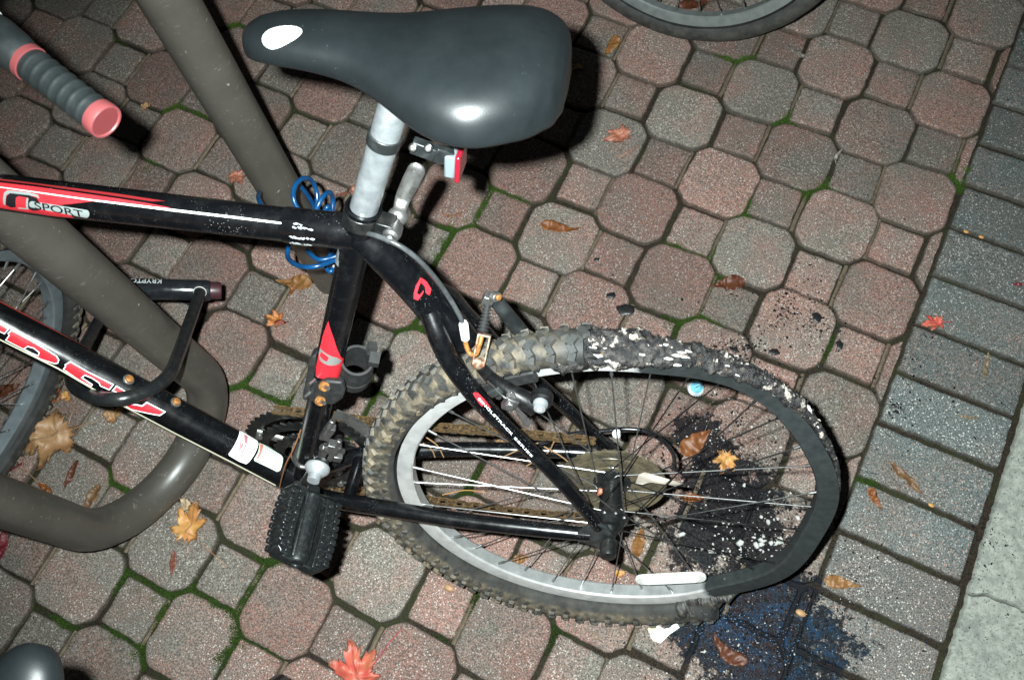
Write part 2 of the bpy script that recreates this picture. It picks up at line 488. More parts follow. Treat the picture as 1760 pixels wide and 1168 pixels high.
# ------------------------------------------------------------------ ground, pavers
S = 0.115
I_EDGE = 5.60
def W(i, j, z=0.0): return Vector((i * S, -j * S, z))
bm = bmesh.new()
v = [bm.verts.new(p) for p in ((-30, -30, -0.0105), (30, -30, -0.0105), (30, 30, -0.0105), (-30, 30, -0.0105))]
bm.faces.new(v)
tag(build('ground', bm, M_joint, smooth=False), kind='structure')

def clip_poly(poly, imax):
    out = []
    n = len(poly)
    for k in range(n):
        a, b = poly[k], poly[(k + 1) % n]
        ia, ib = a.x <= imax, b.x <= imax
        if ia: out.append(a)
        if ia != ib:
            t = (imax - a.x) / (b.x - a.x); out.append(a.lerp(b, t))
    return out
def offset_in(poly, d):
    """inset of a convex polygon (list of 2D vectors, ccw) by d"""
    n = len(poly); out = []
    for k in range(n):
        p, c, q = poly[k - 1], poly[k], poly[(k + 1) % n]
        e1 = (c - p).normalized(); e2 = (q - c).normalized()
        n1 = Vector((-e1.y, e1.x)); n2 = Vector((-e2.y, e2.x))
        m = n1 + n2
        if m.length < 1e-6: m = n1.copy()
        m.normalize()
        out.append(c + m * (d / max(0.35, m.dot(n1))))
    return out
def area2(p): return sum(p[k - 1].x * p[k].y - p[k].x * p[k - 1].y for k in range(len(p))) / 2
def resample(poly, step, jit):
    out = []
    n = len(poly)
    for k in range(n):
        a, b = poly[k], poly[(k + 1) % n]
        m = max(1, int((b - a).length / step))
        for q in range(m):
            p = a.lerp(b, q / m)
            out.append(p)
    res = []
    for p in out:
        nz = noise.noise_vector(Vector((p.x * 55, p.y * 55, 3.1)))
        nz2 = noise.noise_vector(Vector((p.x * 190, p.y * 190, 9.1)))
        res.append(p + Vector((nz.x, nz.y)) * jit + Vector((nz2.x, nz2.y)) * jit * 0.6)
    return res
def round_corners(poly, r, m=3):
    out = []
    n = len(poly)
    for k in range(n):
        p, c, q = poly[k - 1], poly[k], poly[(k + 1) % n]
        l = min((c - p).length, (q - c).length) * 0.45
        rr = min(r, l)
        a = c + (p - c).normalized() * rr; b = c + (q - c).normalized() * rr
        for s in range(m + 1):
            t = s / m
            out.append(a * (1 - t) ** 2 + c * 2 * t * (1 - t) + b * t * t)
    return out
def paver(bm, lay, poly, z, tilt, pink, tone, corner, edge_w=0.0032):
    if len(poly) < 3 or abs(area2(poly)) < 2e-5: return
    if area2(poly) < 0: poly = poly[::-1]
    poly = resample(round_corners(poly, corner), 0.005, 0.0018)
    c = sum(poly, Vector((0, 0))) / len(poly)
    rings = []
    for d, h, e in ((0, -0.020, 1.0), (0.0, -0.0055, 1.0), (0.0010, -0.0022, 0.9), (edge_w * 0.8, -0.0005, 0.6), (edge_w * 2.2, 0.0, 0.25), (edge_w * 4.5, 0.0, 0.0)):
        q = offset_in(poly, d) if d else poly
        if d > 0.01: q = [c + (p - c) * (1 - d / 0.055) for p in poly]
        ring = []
        for p in q:
            nz = noise.noise(Vector((p.x * 30, p.y * 30, 0))) * 0.0006
            vv = bm.verts.new((p.x, p.y, z + h + nz + (p.x - c.x) * tilt[0] + (p.y - c.y) * tilt[1]))
            vv[lay['edge']] = e; vv[lay['pink']] = pink; vv[lay['tone']] = tone
            ring.append(vv)
        rings.append(ring)
    n = len(poly)
    for a, b in zip(rings, rings[1:]):
        for k in range(n):
            bm.faces.new((a[k], a[(k + 1) % n], b[(k + 1) % n], b[k]))
    bm.faces.new(rings[-1])
def new_pbm():
    bm = bmesh.new()
    return bm, {k: bm.verts.layers.float.new(k) for k in ('edge', 'pink', 'tone')}

HA, HB = 0.0697, 0.0453      # half width of octagon, of square
GAP = 0.0025
bm, lay = new_pbm()
grooves = []
jr = random.Random(5)
jit = {}
for i in range(-22, 8):
    for j in range(-12, 22):
        jx, jy = jr.uniform(-1, 1) * 0.0030, jr.uniform(-1, 1) * 0.0030
        rotj = jr.uniform(-1, 1) * R(2.0)
        c = Vector((i * S + jx, -j * S + jy))
        if (i + j) % 2 == 0:
            gp = GAP * jr.uniform(.75, 1.55)
            a, b = HA - gp, HB - gp * 0.35
            pts = [(a, -b), (a, b), (b, a), (-b, a), (-a, b), (-a, -b), (-b, -a), (b, -a)]
            co = 0.009
        else:
            b = HB - GAP * jr.uniform(.75, 1.6)
            pts = [(b, -b), (b, b), (-b, b), (-b, -b)]
            co = 0.006
        cs, sn = math.cos(rotj), math.sin(rotj)
        poly = [c + Vector((x * cs - y * sn, x * sn + y * cs)) for x, y in pts]
        poly = clip_poly(poly, I_EDGE * S - 0.002)
        pk = jr.choice([0.95, 0.85, 0.7, 0.55, 0.4, 0.3, 0.1]) if (i + j) % 2 == 0 else jr.choice([0.9, 0.6, 0.3, 0.15])
        tone = jr.random()
        # the middle of the picture is redder, left bottom greyer
        if i <= -2 and j >= 11: pk *= 0.45
        z = jr.uniform(-1, 1) * 0.0016
        paver(bm, lay, poly, z, (jr.uniform(-1, 1) * 0.020, jr.uniform(-1, 1) * 0.020), pk, tone, co)
        if (i + j) % 2:
            # moulded groove that ties this square to one neighbouring octagon
            grooves.append((i, j, (1, 0) if jr.random() < 0.62 else (-1, 0)))
tag(build('pavement', bm, M_paver, angle=60), kind='structure')
# tan filled moulded grooves
bm = bmesh.new()
for i, j, (dx, dy) in grooves:
    if i > 5: continue
    c = Vector((i * S + dx * HB, -j * S, 0))
    n = 12; prev = None
    for k in range(n + 1):
        t = -1 + 2 * k / n
        y = c.y + t * HB * 0.98
        wob = noise.noise(Vector((c.x * 40, y * 60, 1))) * 0.0012
        hw = 0.0034
        a = bm.verts.new((c.x - hw + wob, y, -0.0062)); m_ = bm.verts.new((c.x + wob, y, -0.0024 + noise.noise(Vector((c.x * 90, y * 120, 5))) * 0.0012)); b = bm.verts.new((c.x + hw + wob, y, -0.0062))
        if prev:
            bm.faces.new((prev[0], prev[1], m_, a)); bm.faces.new((prev[1], prev[2], b, m_))
        prev = (a, m_, b)
tag(build('paver_groove_filling', bm, M_groove), kind='structure')

# border course and concrete walk
bm, lay = new_pbm()
x0, x1 = I_EDGE * S + 0.002, 7.34 * S
rows = [-2.13, -1.27, -0.39, 0.46, 1.32, 2.24, 3.14, 4.0, 4.87, 5.79, 6.62, 7.52, 8.40]
while rows[0] > -14: rows.insert(0, rows[0] - 0.87)
while rows[-1] < 22: rows.append(rows[-1] + 0.87)
for a, b in zip(rows, rows[1:]):
    jx = jr.uniform(-0.002, 0.002)
    g = 0.0032 + jr.random() * 0.0020
    poly = [Vector((x0 + jx, -b * S + g)), Vector((x1 + jx, -b * S + g)), Vector((x1 + jx, -a * S - g)), Vector((x0 + jx, -a * S - g))]
    paver(bm, lay, poly, jr.uniform(-0.001, 0.001), (jr.uniform(-1, 1) * 0.008, jr.uniform(-1, 1) * 0.01), 0.9 if a > 6 else jr.random() * 0.5, jr.random(), 0.004)
tag(build('border_paving', bm, M_border, angle=60), kind='structure')
bm = bmesh.new()
xs = 7.44 * S
cr_j = 6.72
def slab_piece(bm, ya, yb, cut_a=None, cut_b=None):
    pts = []
    n = 360
    left = []
    for k in range(n + 1):
        y = ya + (yb - ya) * k / n
        left.append(Vector((xs + noise.noise(Vector((0, y * 40, 2))) * 0.0036 + noise.noise(Vector((0, y * 160, 2))) * 0.0024, y)))
    def edge(y0):
        return [Vector((xs + t * 1.2, y0 + t * 0.42 * 0 + noise.fractal(Vector((t * 22, 7, 1)), 0.8, 2.2, 5) * 0.010 + t * 0.28)) for t in [q / 240 for q in range(241)]]
    top = edge(yb); bot = edge(ya)
    poly = left[1:-1] + top + bot[::-1]
    if area2(poly) < 0: poly = poly[::-1]
    rings = []
    for d, h in ((0, -0.03), (0, -0.003), (0.0025, 0.001)):
        q = offset_in(poly, d) if d else poly
        rings.append([bm.verts.new((p.x, p.y, h)) for p in q])
    n = len(poly)
    for a, b in zip(rings, rings[1:]):
        for k in range(n): bm.faces.new((a[k], a[(k + 1) % n], b[(k + 1) % n], b[k]))
    f = bm.faces.new(rings[-1])
yc = -cr_j * S
slab_piece(bm, -2.6, yc - 0.0006)
slab_piece(bm, yc + 0.0006, 1.6)
bmesh.ops.triangulate(bm, faces=[f for f in bm.faces if len(f.verts) > 4])
tag(build('concrete_path', bm, M_slab, angle=50), kind='structure')

# ------------------------------------------------------------------ moss in the joints (nobody could count it)
moss_px = [(845, 322), (832, 350), (822, 368), (800, 380), (775, 388), (762, 415), (748, 440), (865, 328), (890, 338), (390, 662), (415, 657), (440, 672), (470, 685), (488, 692),
           (655, 672), (640, 690), (625, 715), (610, 740), (700, 572), (720, 562), (815, 820), (805, 838), (1180, 548), (1200, 545), (1220, 548), (1240, 490), (1150, 560), (1250, 100), (1275, 100),
           (1275, 360), (1290, 350), (1350, 200), (215, 1003), (240, 1012), (262, 1028), (285, 1022), (280, 1040), (275, 1055), (335, 1020), (365, 1035), (395, 1050), (400, 1080), (403, 1100), (425, 1010), (440, 980), (470, 965),
           (412, 1030), (390, 1120), (200, 1090), (230, 1125), (105, 1075), (375, 1130), (420, 1110), (460, 1130), (185, 830), (215, 842), (820, 1025), (955, 1105), (1010, 1060), (1445, 695), (1480, 828), (1500, 830), (1430, 600), (1660, 290), (1650, 310), (1410, 320), (1390, 325), (1165, 420), (870, 980), (300, 185), (345, 190), (250, 290), (1210, 430), (400, 45), (815, 1030), (745, 1120), (745, 1045)]
moss_pts = [G(x, y) for x, y in moss_px]
def joint_edges():
    es = []
    for i in range(-16, 7):
        for j in range(-6, 16):
            if (i + j) % 2 == 0:
                a, b = HA, HB
                P = [(a, -b), (a, b), (b, a), (-b, a), (-a, b), (-a, -b), (-b, -a), (b, -a)]
                for k in range(8):
                    p, q = P[k], P[(k + 1) % 8]
                    es.append((Vector((i * S + p[0], -j * S + p[1], 0)), Vector((i * S + q[0], -j * S + q[1], 0))))
    return es
bm = bmesh.new(); mv = bm.verts.layers.float.new('mv')
mr = random.Random(3)
def tuft(p, h, val):
    a = mr.random() * 6.28; r = 0.0007 + mr.random() * 0.0008
    t = Vector((mr.uniform(-1, 1), mr.uniform(-1, 1), 0)) * 0.0016 + Vector((0, 0, h))
    b = [bm.verts.new(p + Vector((math.cos(a + k * 2.1), math.sin(a + k * 2.1), 0)) * r) for k in range(3)]
    tp = bm.verts.new(p + t)
    for q in b: q[mv] = val * 0.5
    tp[mv] = min(1, val * (0.7 + 0.5 * mr.random()))
    for k in range(3): bm.faces.new((b[k], b[(k + 1) % 3], tp))
for q_ in moss_pts:
    nn_ = mr.randint(60, 240)
    for _ in range(nn_):
        p = q_ + Vector((mr.gauss(0, 1) * .0046, mr.gauss(0, 1) * .0046, -.005))
        tuft(p, 0.005 + .004 * mr.random(), .4 + .6 * mr.random())
for a, b in joint_edges():
    L = (b - a).length
    m = int(L / 0.0016)
    for k in range(m):
        p = a.lerp(b, (k + 0.5) / m)
        if p.x > I_EDGE * S: continue
        dm = min((p - q).length for q in moss_pts)
        den = max(0, 1 - dm / 0.027) ** 0.5
        den = max(den, max(0, noise.noise(Vector((p.x * 9, p.y * 9, 4))) - 0.34) * (0.22 if p.x < 0 else 0.0))
        for rep in range(20):
            if mr.random() < den * 0.95:
                wid = 0.0028 + 0.0038 * den
                off = Vector((mr.gauss(0, 1) * wid, mr.gauss(0, 1) * wid, -0.006))
                tuft(p + off, 0.0035 + 0.005 * den * mr.random() + (0.001 if den > .6 else 0), 0.35 + 0.6 * mr.random() * (0.6 + 0.4 * den))
tag(build('moss', bm, M_moss, smooth=False), 'bright green moss growing along the joints between the pavers', 'moss', kind='stuff')

# ================================================================== the burnt bicycle
bike = empty('bicycle', BM)
tag(bike, 'black and red mountain bike leaning over, its rear tyre half burnt away', 'bicycle')

# ---- decal helper: polygons traced on the side of a tube, wrapped round it
class Tube:
    def __init__(s, p0, p1, r0, r1=None, ref=None):
        s.p0, s.p1 = Vector(p0), Vector(p1); s.r0 = r0; s.r1 = r1 if r1 else r0
        s.d = (s.p1 - s.p0); s.L = s.d.length; s.d.normalize()
        s.e1, s.e2 = frame_of(s.d, ref or Vector((0, 1, 0)))
    def rad(s, t): return s.r0 + (s.r1 - s.r0) * t / s.L
    def hit(s, x, y):
        """photo position -> (distance along tube, arc angle) in bike space"""
        d = rayB(x, y); o = CB - s.p0
        r = (s.r0 + s.r1) / 2
        dp = d - s.d * d.dot(s.d); op = o - s.d * o.dot(s.d)
        for _ in range(3):
            a = dp.dot(dp); b = 2 * dp.dot(op); c = op.dot(op) - r * r
            disc = b * b - 4 * a * c
            if disc < 0: t = -b / (2 * a)
            else: t = (-b - math.sqrt(disc)) / (2 * a)
            P = o + d * t; ax = P.dot(s.d); r = s.rad(max(0, min(s.L, ax)))
        q = P - s.d * ax
        return ax, math.atan2(q.dot(s.e2), q.dot(s.e1))
    def at(s, ax, th, lift=0.0004):
        r = s.rad(ax) + lift
        return s.p0 + s.d * ax + (s.e1 * math.cos(th) + s.e2 * math.sin(th)) * r
def wrap_mesh(bm, verts2, faces2, tb, lift, mi=0, step=0.003, thick=0.0):
    """verts2: (ax, arc length) pairs"""
    t = bmesh.new()
    vv = [t.verts.new((a, b, 0)) for a, b in verts2]
    for f in faces2:
        try: t.faces.new([vv[i] for i in f])
        except ValueError: pass
    ys = [b for a, b in verts2]
    y = math.floor(min(ys) / step) * step + step
    while y < max(ys):
        bmesh.ops.bisect_plane(t, geom=t.verts[:] + t.edges[:] + t.faces[:], plane_co=(0, y, 0), plane_no=(0, 1, 0))
        y += step
    t.verts.index_update()
    new = [bm.verts.new(tb.at(v.co.x, v.co.y / tb.r0, lift)) for v in t.verts]
    for f in t.faces:
        g = bm.faces.new([new[v.index] for v in f.verts]); g.material_index = mi
    t.free()
def decal_px(bm, tb, pix, lift=0.0005, mi=0, dth=0.0, ds=0.0):
    """polygon traced in the photograph"""
    pts = [tb.hit(x, y) for x, y in pix]
    v2 = [(a + ds, (th + dth) * tb.r0) for a, th in pts]
    wrap_mesh(bm, v2, [list(range(len(v2)))], tb, lift, mi)
def text2d(s, size, bold=0.0, ext=0.0):
    cu = bpy.data.curves.new('t', 'FONT'); cu.body = s; cu.size = size; cu.offset = bold; cu.align_x = 'LEFT'
    o = bpy.data.objects.new('t', cu); col.objects.link(o)
    dg = bpy.context.evaluated_depsgraph_get(); dg.update()
    me = o.evaluated_get(dg).to_mesh()
    v = [(q.co.x, q.co.y) for q in me.vertices]; f = [list(p.vertices) for p in me.polygons]
    o.evaluated_get(dg).to_mesh_clear()
    bpy.data.objects.remove(o); bpy.data.curves.remove(cu)
    return v, f
def decal_text(bm, tb, s, a0, b0, a1, b1, height, lift=0.0007, mi=0, bold=0.0):
    """text from (ax, th)=a0,b0 running to a1,b1 with given cap height; px tuples"""
    p = tb.hit(a0, b0); q = tb.hit(a1, b1)
    p = Vector((p[0], p[1] * tb.r0)); q = Vector((q[0], q[1] * tb.r0))
    v, f = text2d(s, 1.0, bold)
    w = max(x for x, y in v); h = max(y for x, y in v)
    ex = (q - p) / w
    n = Vector((-(q - p).y, (q - p).x)).normalized()
    # letters stand up towards the side away from the viewer's bottom
    t0 = tb.at(p.x, p.y / tb.r0); t1 = tb.at(p.x + n.x * 0.01, (p.y + n.y * 0.01) / tb.r0)
    if to_px(t1)[1] > to_px(t0)[1]: n = -n
    v2 = [tuple(p + ex * x + n * (y / h * height)) for x, y in v]
    wrap_mesh(bm, v2, f, tb, lift, mi)
def to_px(P):
    q = RCW @ ((BM @ P) - CAM_C)
    return 880 + CAM_F * q.x / -q.z, 584 - CAM_F * q.y / -q.z

# ---- frame
PBB = B(0.43, 0, -0.03); PJ = B(0.275, 0, 0.441)
ST = Tube(PBB, B(0.262, 0, 0.474), 0.0158)
TT = Tube(B(0.275, 0, 0.441), B(0.80, 0, 0.478), 0.0168, 0.0195)
DT = Tube(B(0.441, 0, -0.026), B(0.845, 0, 0.364), 0.0218)
bm = bmesh.new()
tube(bm, [ST.p0, ST.p1], ST.r0, 28)
tube(bm, [TT.p0, TT.p1], [TT.r0, TT.r1], 28)
tube(bm, [DT.p0, DT.p1], DT.r0, 32)
cyl(bm, B(.43, -.034, -.03), B(.43, .034, -.03), 0.0205, seg=28)
cyl(bm, B(.860, 0, .325), B(.795, 0, .515), 0.021, seg=28)                 # head tube
# sleeve where the top tube meets the seat tube, with its step
a = TT.p0; b_ = TT.at(0.088, 0) - TT.e1 * TT.rad(0.088)
tube(bm, [TT.p0, TT.p0 + TT.d * 0.070, TT.p0 + TT.d * 0.074], [0.0182, 0.0182, 0.0170], 28)
# collar at the top of the seat tube
tube(bm, [ST.p0 + ST.d * (ST.L - 0.03), ST.p1], [0.0166, 0.0182], 24)
# monostay
mono = smooth_path([B(.275, 0, .441), B(.253, 0, .417), B(.228, 0, .379), B(.204, 0, .336), B(.188, 0, .308), B(.176, 0, .289)], 5)
tube(bm, mono, lerp_list([0.0165, 0.0185, 0.0195, 0.020, 0.0195, 0.0175], len(mono)), 24)
for s in (1, -1):
    p = smooth_path([B(.207, s * .016, .350), B(.196, s * .030, .326), B(.184, s * .037, .294), B(.163, s * .043, .255), B(.137, s * .046, .212), B(.080, s * .052, .134), B(.037, s * .058, .066), B(.014, s * .063, .026)], 5)
    tube(bm, p, lerp_list([0.0108, 0.0118, 0.0118, 0.0112, 0.010, 0.009, 0.0085, 0.0078], len(p)), 18)
    if s == 1: SSP = p
    q = smooth_path([B(.425, s * .016, -.030), B(.392, s * .027, -.024), B(.356, s * .038, -.013), B(.30, s * .046, -.006), B(.20, s * .056, -.001), B(.10, s * .061, .003), B(.024, s * .063, .005)], 5)
    tube(bm, q, lerp_list([0.0095, 0.011, 0.0118, 0.0112, 0.0105, 0.010, 0.009], len(q)), 18)
cyl(bm, B(.352, -.040, -.012), B(.352, .040, -.012), 0.0085, seg=14)       # chainstay bridge
M_frame = M_paint
fr = build('frame', bm, M_frame, bike)
# dropouts
for s in (1, -1):
    bm = bmesh.new()
    pts = [B(.040, s * .0655, .014), B(.020, s * .0655, .042), B(.004, s * .0655, .034), B(-.006, s * .0655, .012), B(-.012, s * .0655, -.010), B(.004, s * .0655, -.022 if s > 0 else -.045), B(.014, s * .0655, -.018), B(.040, s * .0655, -.006)]
    prism(bm, pts, (0, 1, 0), 0.005)
    build('dropout', bm, M_plast if s > 0 else M_dark, fr, bevel=0.001)
# brazed bosses with rusty bolts
def bolt(parent, p, n, r=0.0042, h=0.004, mats=None, name='bolt'):
    n = Vector(n).normalized(); p = Vector(p)
    bm = bmesh.new()
    lathe(bm, p, n, [(0.0001, -0.003), (r * 1.45, -0.003), (r * 1.45, 0.0008), (r * 1.05, 0.0012), (r, 0.0014), (r, h * 0.8), (r * 0.7, h), (r * 0.5, h), (r * 0.45, h * 0.4), (0.0001, h * 0.4)], 18, mis=[0, 0, 0, 1, 1, 1, 1, 1, 1])
    return build(name, bm, mats or [M_galv, M_rust], parent)
for x, y in ((221, 652), (302, 691)):
    a, th = DT.hit(x, y)
    bolt(fr, DT.at(a, th, 0.0), DT.at(a, th) - DT.at(a, th, -0.01), 0.0048, 0.005)
pb = Bk(734, 552, .0195)
bolt(fr, pb + Vector((0, 0.0, 0.004)), (0.1, 0.9, 0.5), 0.0042, 0.006)

# ---- paint scheme and lettering
bm = bmesh.new()                                     # red field on the top tube
decal_px(bm, TT, [(-60, 306), (0, 314), (60, 321), (130, 331), (200, 341), (262, 351), (295, 357.5), (240, 352.5), (160, 346), (120, 350.5), (98, 352.5), (98, 354), (118, 365), (128, 374), (90, 371), (60, 366), (0, 357), (-60, 350)], 0.0004)
build('red_stripe', bm, M_red_tt, fr)
bm = bmesh.new()
decal_px(bm, TT, [(-60, 299), (0, 307.5), (60, 315), (130, 324), (200, 333), (285, 346), (262, 346.5), (200, 337.5), (130, 327.5), (60, 317.5), (0, 310.5), (-60, 302)], 0.0004)
build('dark_red_line', bm, M_darkred, fr)
bm = bmesh.new()                                     # white pinstripe
decal_px(bm, TT, [(-60, 314), (0, 321.3), (160, 343.2), (300, 359.8), (400, 371.5), (497, 384), (497, 386.5), (400, 375), (300, 363.5), (160, 345.5), (0, 322.6), (-60, 315.5)], 0.0008)
build('pinstripe', bm, M_white, fr)
bm = bmesh.new()                                     # big black character with grey edge, left end
def ring_px(x0, y0, x1, y1): pass
decal_px(bm, TT, [(6, 341), (8, 331), (14, 327), (50, 331), (66, 335), (69, 341), (62, 338), (50, 335.5), (18, 332), (12, 335), (10, 352), (7, 350)], 0.0009, 0)
decal_px(bm, TT, [(11, 352), (12, 337), (18, 332), (50, 335.5), (64, 340), (69, 348), (68, 361), (56, 361), (49, 357), (49, 340), (32, 337), (28, 340), (28, 355), (20, 356)], 0.0008, 1)
decal_px(bm, TT, [(47, 339.5), (50, 341), (50, 359), (32, 357.5), (32, 355.5), (46, 357)], 0.0010, 0)
decal_px(bm, TT, [(-14, 324), (-2, 325), (1, 331), (0, 350), (-14, 349)], 0.0008, 1)
build('letter', bm, [M_silvergrey, M_inkblack], fr)
bm = bmesh.new()                                     # pill with the word
pill = []
A_, B_ = (56, 350.5), (149, 366.5)
for k in range(9):
    t = math.pi / 2 + math.pi * k / 8
    pill.append((A_[0] + 5 * math.cos(t), A_[1] - 5.2 * math.sin(t)))
for k in range(9):
    t = -math.pi / 2 + math.pi * k / 8
    pill.append((B_[0] + 5.5 * math.cos(t), B_[1] - 6.5 * math.sin(t)))
decal_px(bm, TT, pill, 0.0011)
w_ = build('word_badge', bm, M_silvergrey, fr)
bm = bmesh.new()
decal_text(bm, TT, 'SPORT', 61, 357.2, 146, 371.5, 0.0070, 0.0014, bold=0.012)
build('lettering', bm, M_inkblack, w_)

# down tube: red characters outlined in white, seen from above (their feet are under the tube)
def letter(pix, hole=None):
    bm = bmesh.new()
    cx = sum(p[0] for p in pix) / len(pix); cy = sum(p[1] for p in pix) / len(pix)
    decal_px(bm, DT, pix, 0.0005, 0)
    # inset red
    q = [Vector(p) for p in pix]
    ar = area2(q)
    if ar < 0: q = q[::-1]
    ins = offset_in(q, 1.7)
    decal_px(bm, DT, [tuple(p) for p in ins], 0.0009, 1)
    if hole:
        h = [Vector(p) for p in hole]
        if area2(h) < 0: h = h[::-1]
        decal_px(bm, DT, [tuple(p) for p in offset_in(h, -1.3)], 0.0012, 0)
        decal_px(bm, DT, hole, 0.0015, 2)
    build('letter', bm, [M_white, M_red, M_inkblack], fr)
letter([(-30, 543), (0, 555), (16, 565), (8, 574), (-30, 556)])
letter([(20, 566), (50, 582), (84, 602), (98, 611), (102, 618), (100, 624), (94, 625), (70, 617), (40, 600), (9, 584), (15, 576), (13, 572)], [(48, 595), (58, 598), (67, 605), (66, 609), (56, 605), (43, 598)])
letter([(121, 620), (150, 637), (196, 660), (188, 670), (172, 663), (170, 658), (158, 650), (146, 645), (142, 648), (160, 660), (157, 664), (133, 651), (108, 634), (112, 629), (111, 626)])
letter([(200, 662), (212, 669), (222, 675), (216, 680), (192, 671)])
letter([(207, 691), (236, 694), (244, 696), (252, 690), (285, 707), (275, 714), (245, 708), (225, 703)])
# pinstripes along the down tube
bm = bmesh.new()
decal_px(bm, DT, [(-50, 555), (0, 581.5), (100, 631), (200, 689), (300, 742), (400, 793), (474, 832), (474, 834), (400, 795.3), (300, 744.3), (200, 691.2), (100, 633.6), (0, 584), (-50, 558)], 0.0006)
build('pinstripe', bm, M_cream, fr)
bm = bmesh.new()
decal_px(bm, DT, [(-50, 494), (0, 517.5), (100, 570), (200, 622), (300, 672), (400, 725), (400, 727), (300, 674.5), (200, 624.5), (100, 572.5), (0, 520), (-50, 496)], 0.0006)
build('red_line', bm, mat('dull_red_line', (0.28, 0.03, 0.02), 0.5), fr)
# two labels near the bottom bracket
bm = bmesh.new()
decal_px(bm, DT, [(411, 741), (416, 742), (442, 758), (443.5, 763), (438, 778), (428, 793), (423, 796.5), (411, 792), (394, 782), (393, 779), (403, 764)], 0.0007, 0)
decal_px(bm, DT, [(418, 746), (425, 750), (423.5, 764), (418, 776), (414, 788.5), (412, 789), (415, 776), (421, 763), (419, 757)], 0.0010, 1)
decal_px(bm, DT, [(413, 749), (413.6, 764), (415.5, 762), (419, 757), (417, 768), (407, 778), (405, 786), (403, 784), (406, 777), (412, 768), (411, 762)], 0.0010, 1)
build('white_label', bm, [M_white, mat('faded_maroon_print', (0.32, 0.12, 0.14), 0.5)], fr)
bm = bmesh.new()
decal_px(bm, DT, [(445, 761), (455, 765), (483, 782), (486, 787), (484, 800), (481, 808), (476, 810), (462, 803), (437, 791), (436.5, 788), (443, 777)], 0.0007, 0)
decal_px(bm, DT, [(446, 763), (452, 765), (450, 775), (444, 788), (440, 787), (445, 776)], 0.0010, 1)
for q in range(7):
    f0 = q / 7.0
    x = 455 + 24 * f0; y = 768 + 13.5 * f0
    decal_px(bm, DT, [(x, y), (x + 1.0, y + 0.5), (x - 1, y + 12), (x - 6, y + 25), (x - 7, y + 24.5), (x - 2, y + 12)], 0.0010, 2)
build('green_label', bm, [mat('pale_green_label', (0.42, 0.50, 0.42), 0.5), mat('red_label_head', (0.60, 0.12, 0.10), 0.5), mat('grey_fine_print', (0.20, 0.27, 0.24), 0.5)], fr)
# seat tube decal
bm = bmesh.new()
decal_px(bm, ST, [(565, 551), (567, 560), (573, 578), (579, 598), (585, 612), (591.5, 617), (590, 630), (586, 640), (575, 652), (560, 650), (543, 646), (544, 630), (549, 605), (556, 575)], 0.0006, 0)
decal_px(bm, ST, [(551, 597), (556, 602), (566, 609), (578, 613), (587, 618), (582, 624), (570, 627), (558, 624), (550, 617), (549, 606)], 0.0009, 1)
decal_px(bm, ST, [(553, 603), (560, 608), (566, 613), (562, 620), (555, 616), (551, 610)], 0.0012, 0)
build('red_decal', bm, [M_red, mat('grey_band', (0.16, 0.165, 0.155), 0.5)], fr)
# emblem on the monostay: two red strokes
MT = Tube(B(.253, 0, .417), B(.204, 0, .336), 0.0205, 0.0212)
bm = bmesh.new()
decal_px(bm, MT, [(721, 477), (724, 479), (719, 492), (716, 503), (721, 506), (727, 498), (726, 504), (718, 515), (711, 512), (711, 502), (714, 490)], 0.0012)
decal_px(bm, MT, [(724, 478), (732, 484), (740, 497), (737, 507), (731, 503), (729, 492), (723, 486)], 0.0012)
build('emblem', bm, M_red, fr)
# seat stay: red flash and small lettering
SS1 = Tube(B(.163, .043, .255), B(.037, .058, .066), 0.0108, 0.0088)
bm = bmesh.new()
decal_px(bm, SS1, [(812, 675), (815, 673), (821, 675), (831, 685), (843, 700), (838, 698), (832, 695), (828, 697), (822, 690)], 0.0012)
build('red_flash', bm, M_red, fr)
bm = bmesh.new()
decal_text(bm, SS1, 'SINGLETRACK', 820, 684, 879, 747, 0.0023, 0.0014)
decal_text(bm, SS1, 'SERIES', 882, 751, 913, 784, 0.0023, 0.0014)
build('lettering', bm, M_white, fr)
# scuffs through the paint on the top tube sleeve
bm = bmesh.new()
sr = random.Random(2)
for cx, cy, n, sx in ((520, 392, 14, 16), (520, 409, 24, 20), (516, 419, 22, 18), (508, 385, 5, 10)):
    for k in range(n):
        x = cx + sr.uniform(-1, 1) * sx; y = cy + (x - cx) * 0.12 + sr.uniform(-1.4, 1.4); l = sr.uniform(1.5, 5)
        decal_px(bm, Tube(TT.p0, TT.p0 + TT.d * 0.1, 0.0182), [(x - l, y - l * .1), (x - l * .3, y - 1.4), (x + l, y + l * .1), (x + l * .2, y + 1.3)], 0.0006)
decal_px(bm, TT, [(487, 384), (498, 384), (498, 400), (494, 399), (493, 391), (486, 388)], 0.0006)
build('scuff', bm, mat('bare_scuffed_metal', (0.42, 0.45, 0.46), 0.5, 0.2), fr)

# ---- seat post, quick release
pt = B(.2135, 0, .599); pbm = B(.290, 0, .400)
bm = bmesh.new(); tube(bm, [pbm, pt - (pt - pbm).normalized() * 0.012, pt], [0.0138, 0.0138, 0.0125], 28)
sd = (pt - pbm).normalized()
sp_ = build('seat_post', bm, M_alupost, bike)
bm = bmesh.new()                                      # saddle clamp head
box(bm, pt + Vector((-0.012, -0.006, 0.012)), 0.030, 0.028, 0.014, axes3((1, 0, 0.02), (0, 1, 0)))
build('saddle_clamp', bm, M_galv, sp_, bevel=0.003)
cc = Bk(655, 388)
bm = bmesh.new()
lathe(bm, ST.p1 - ST.d * 0.012, ST.d, [(0.0165, -0.009), (0.0187, -0.008), (0.0187, 0.007), (0.0165, 0.008)], 28, closed_prof=True)
box(bm, ST.p1 - ST.d * 0.012 + Vector((-0.024, 0.004, -0.006)), 0.018, 0.020, 0.016, axes3((1, 0, .3), (0, 1, 0)))
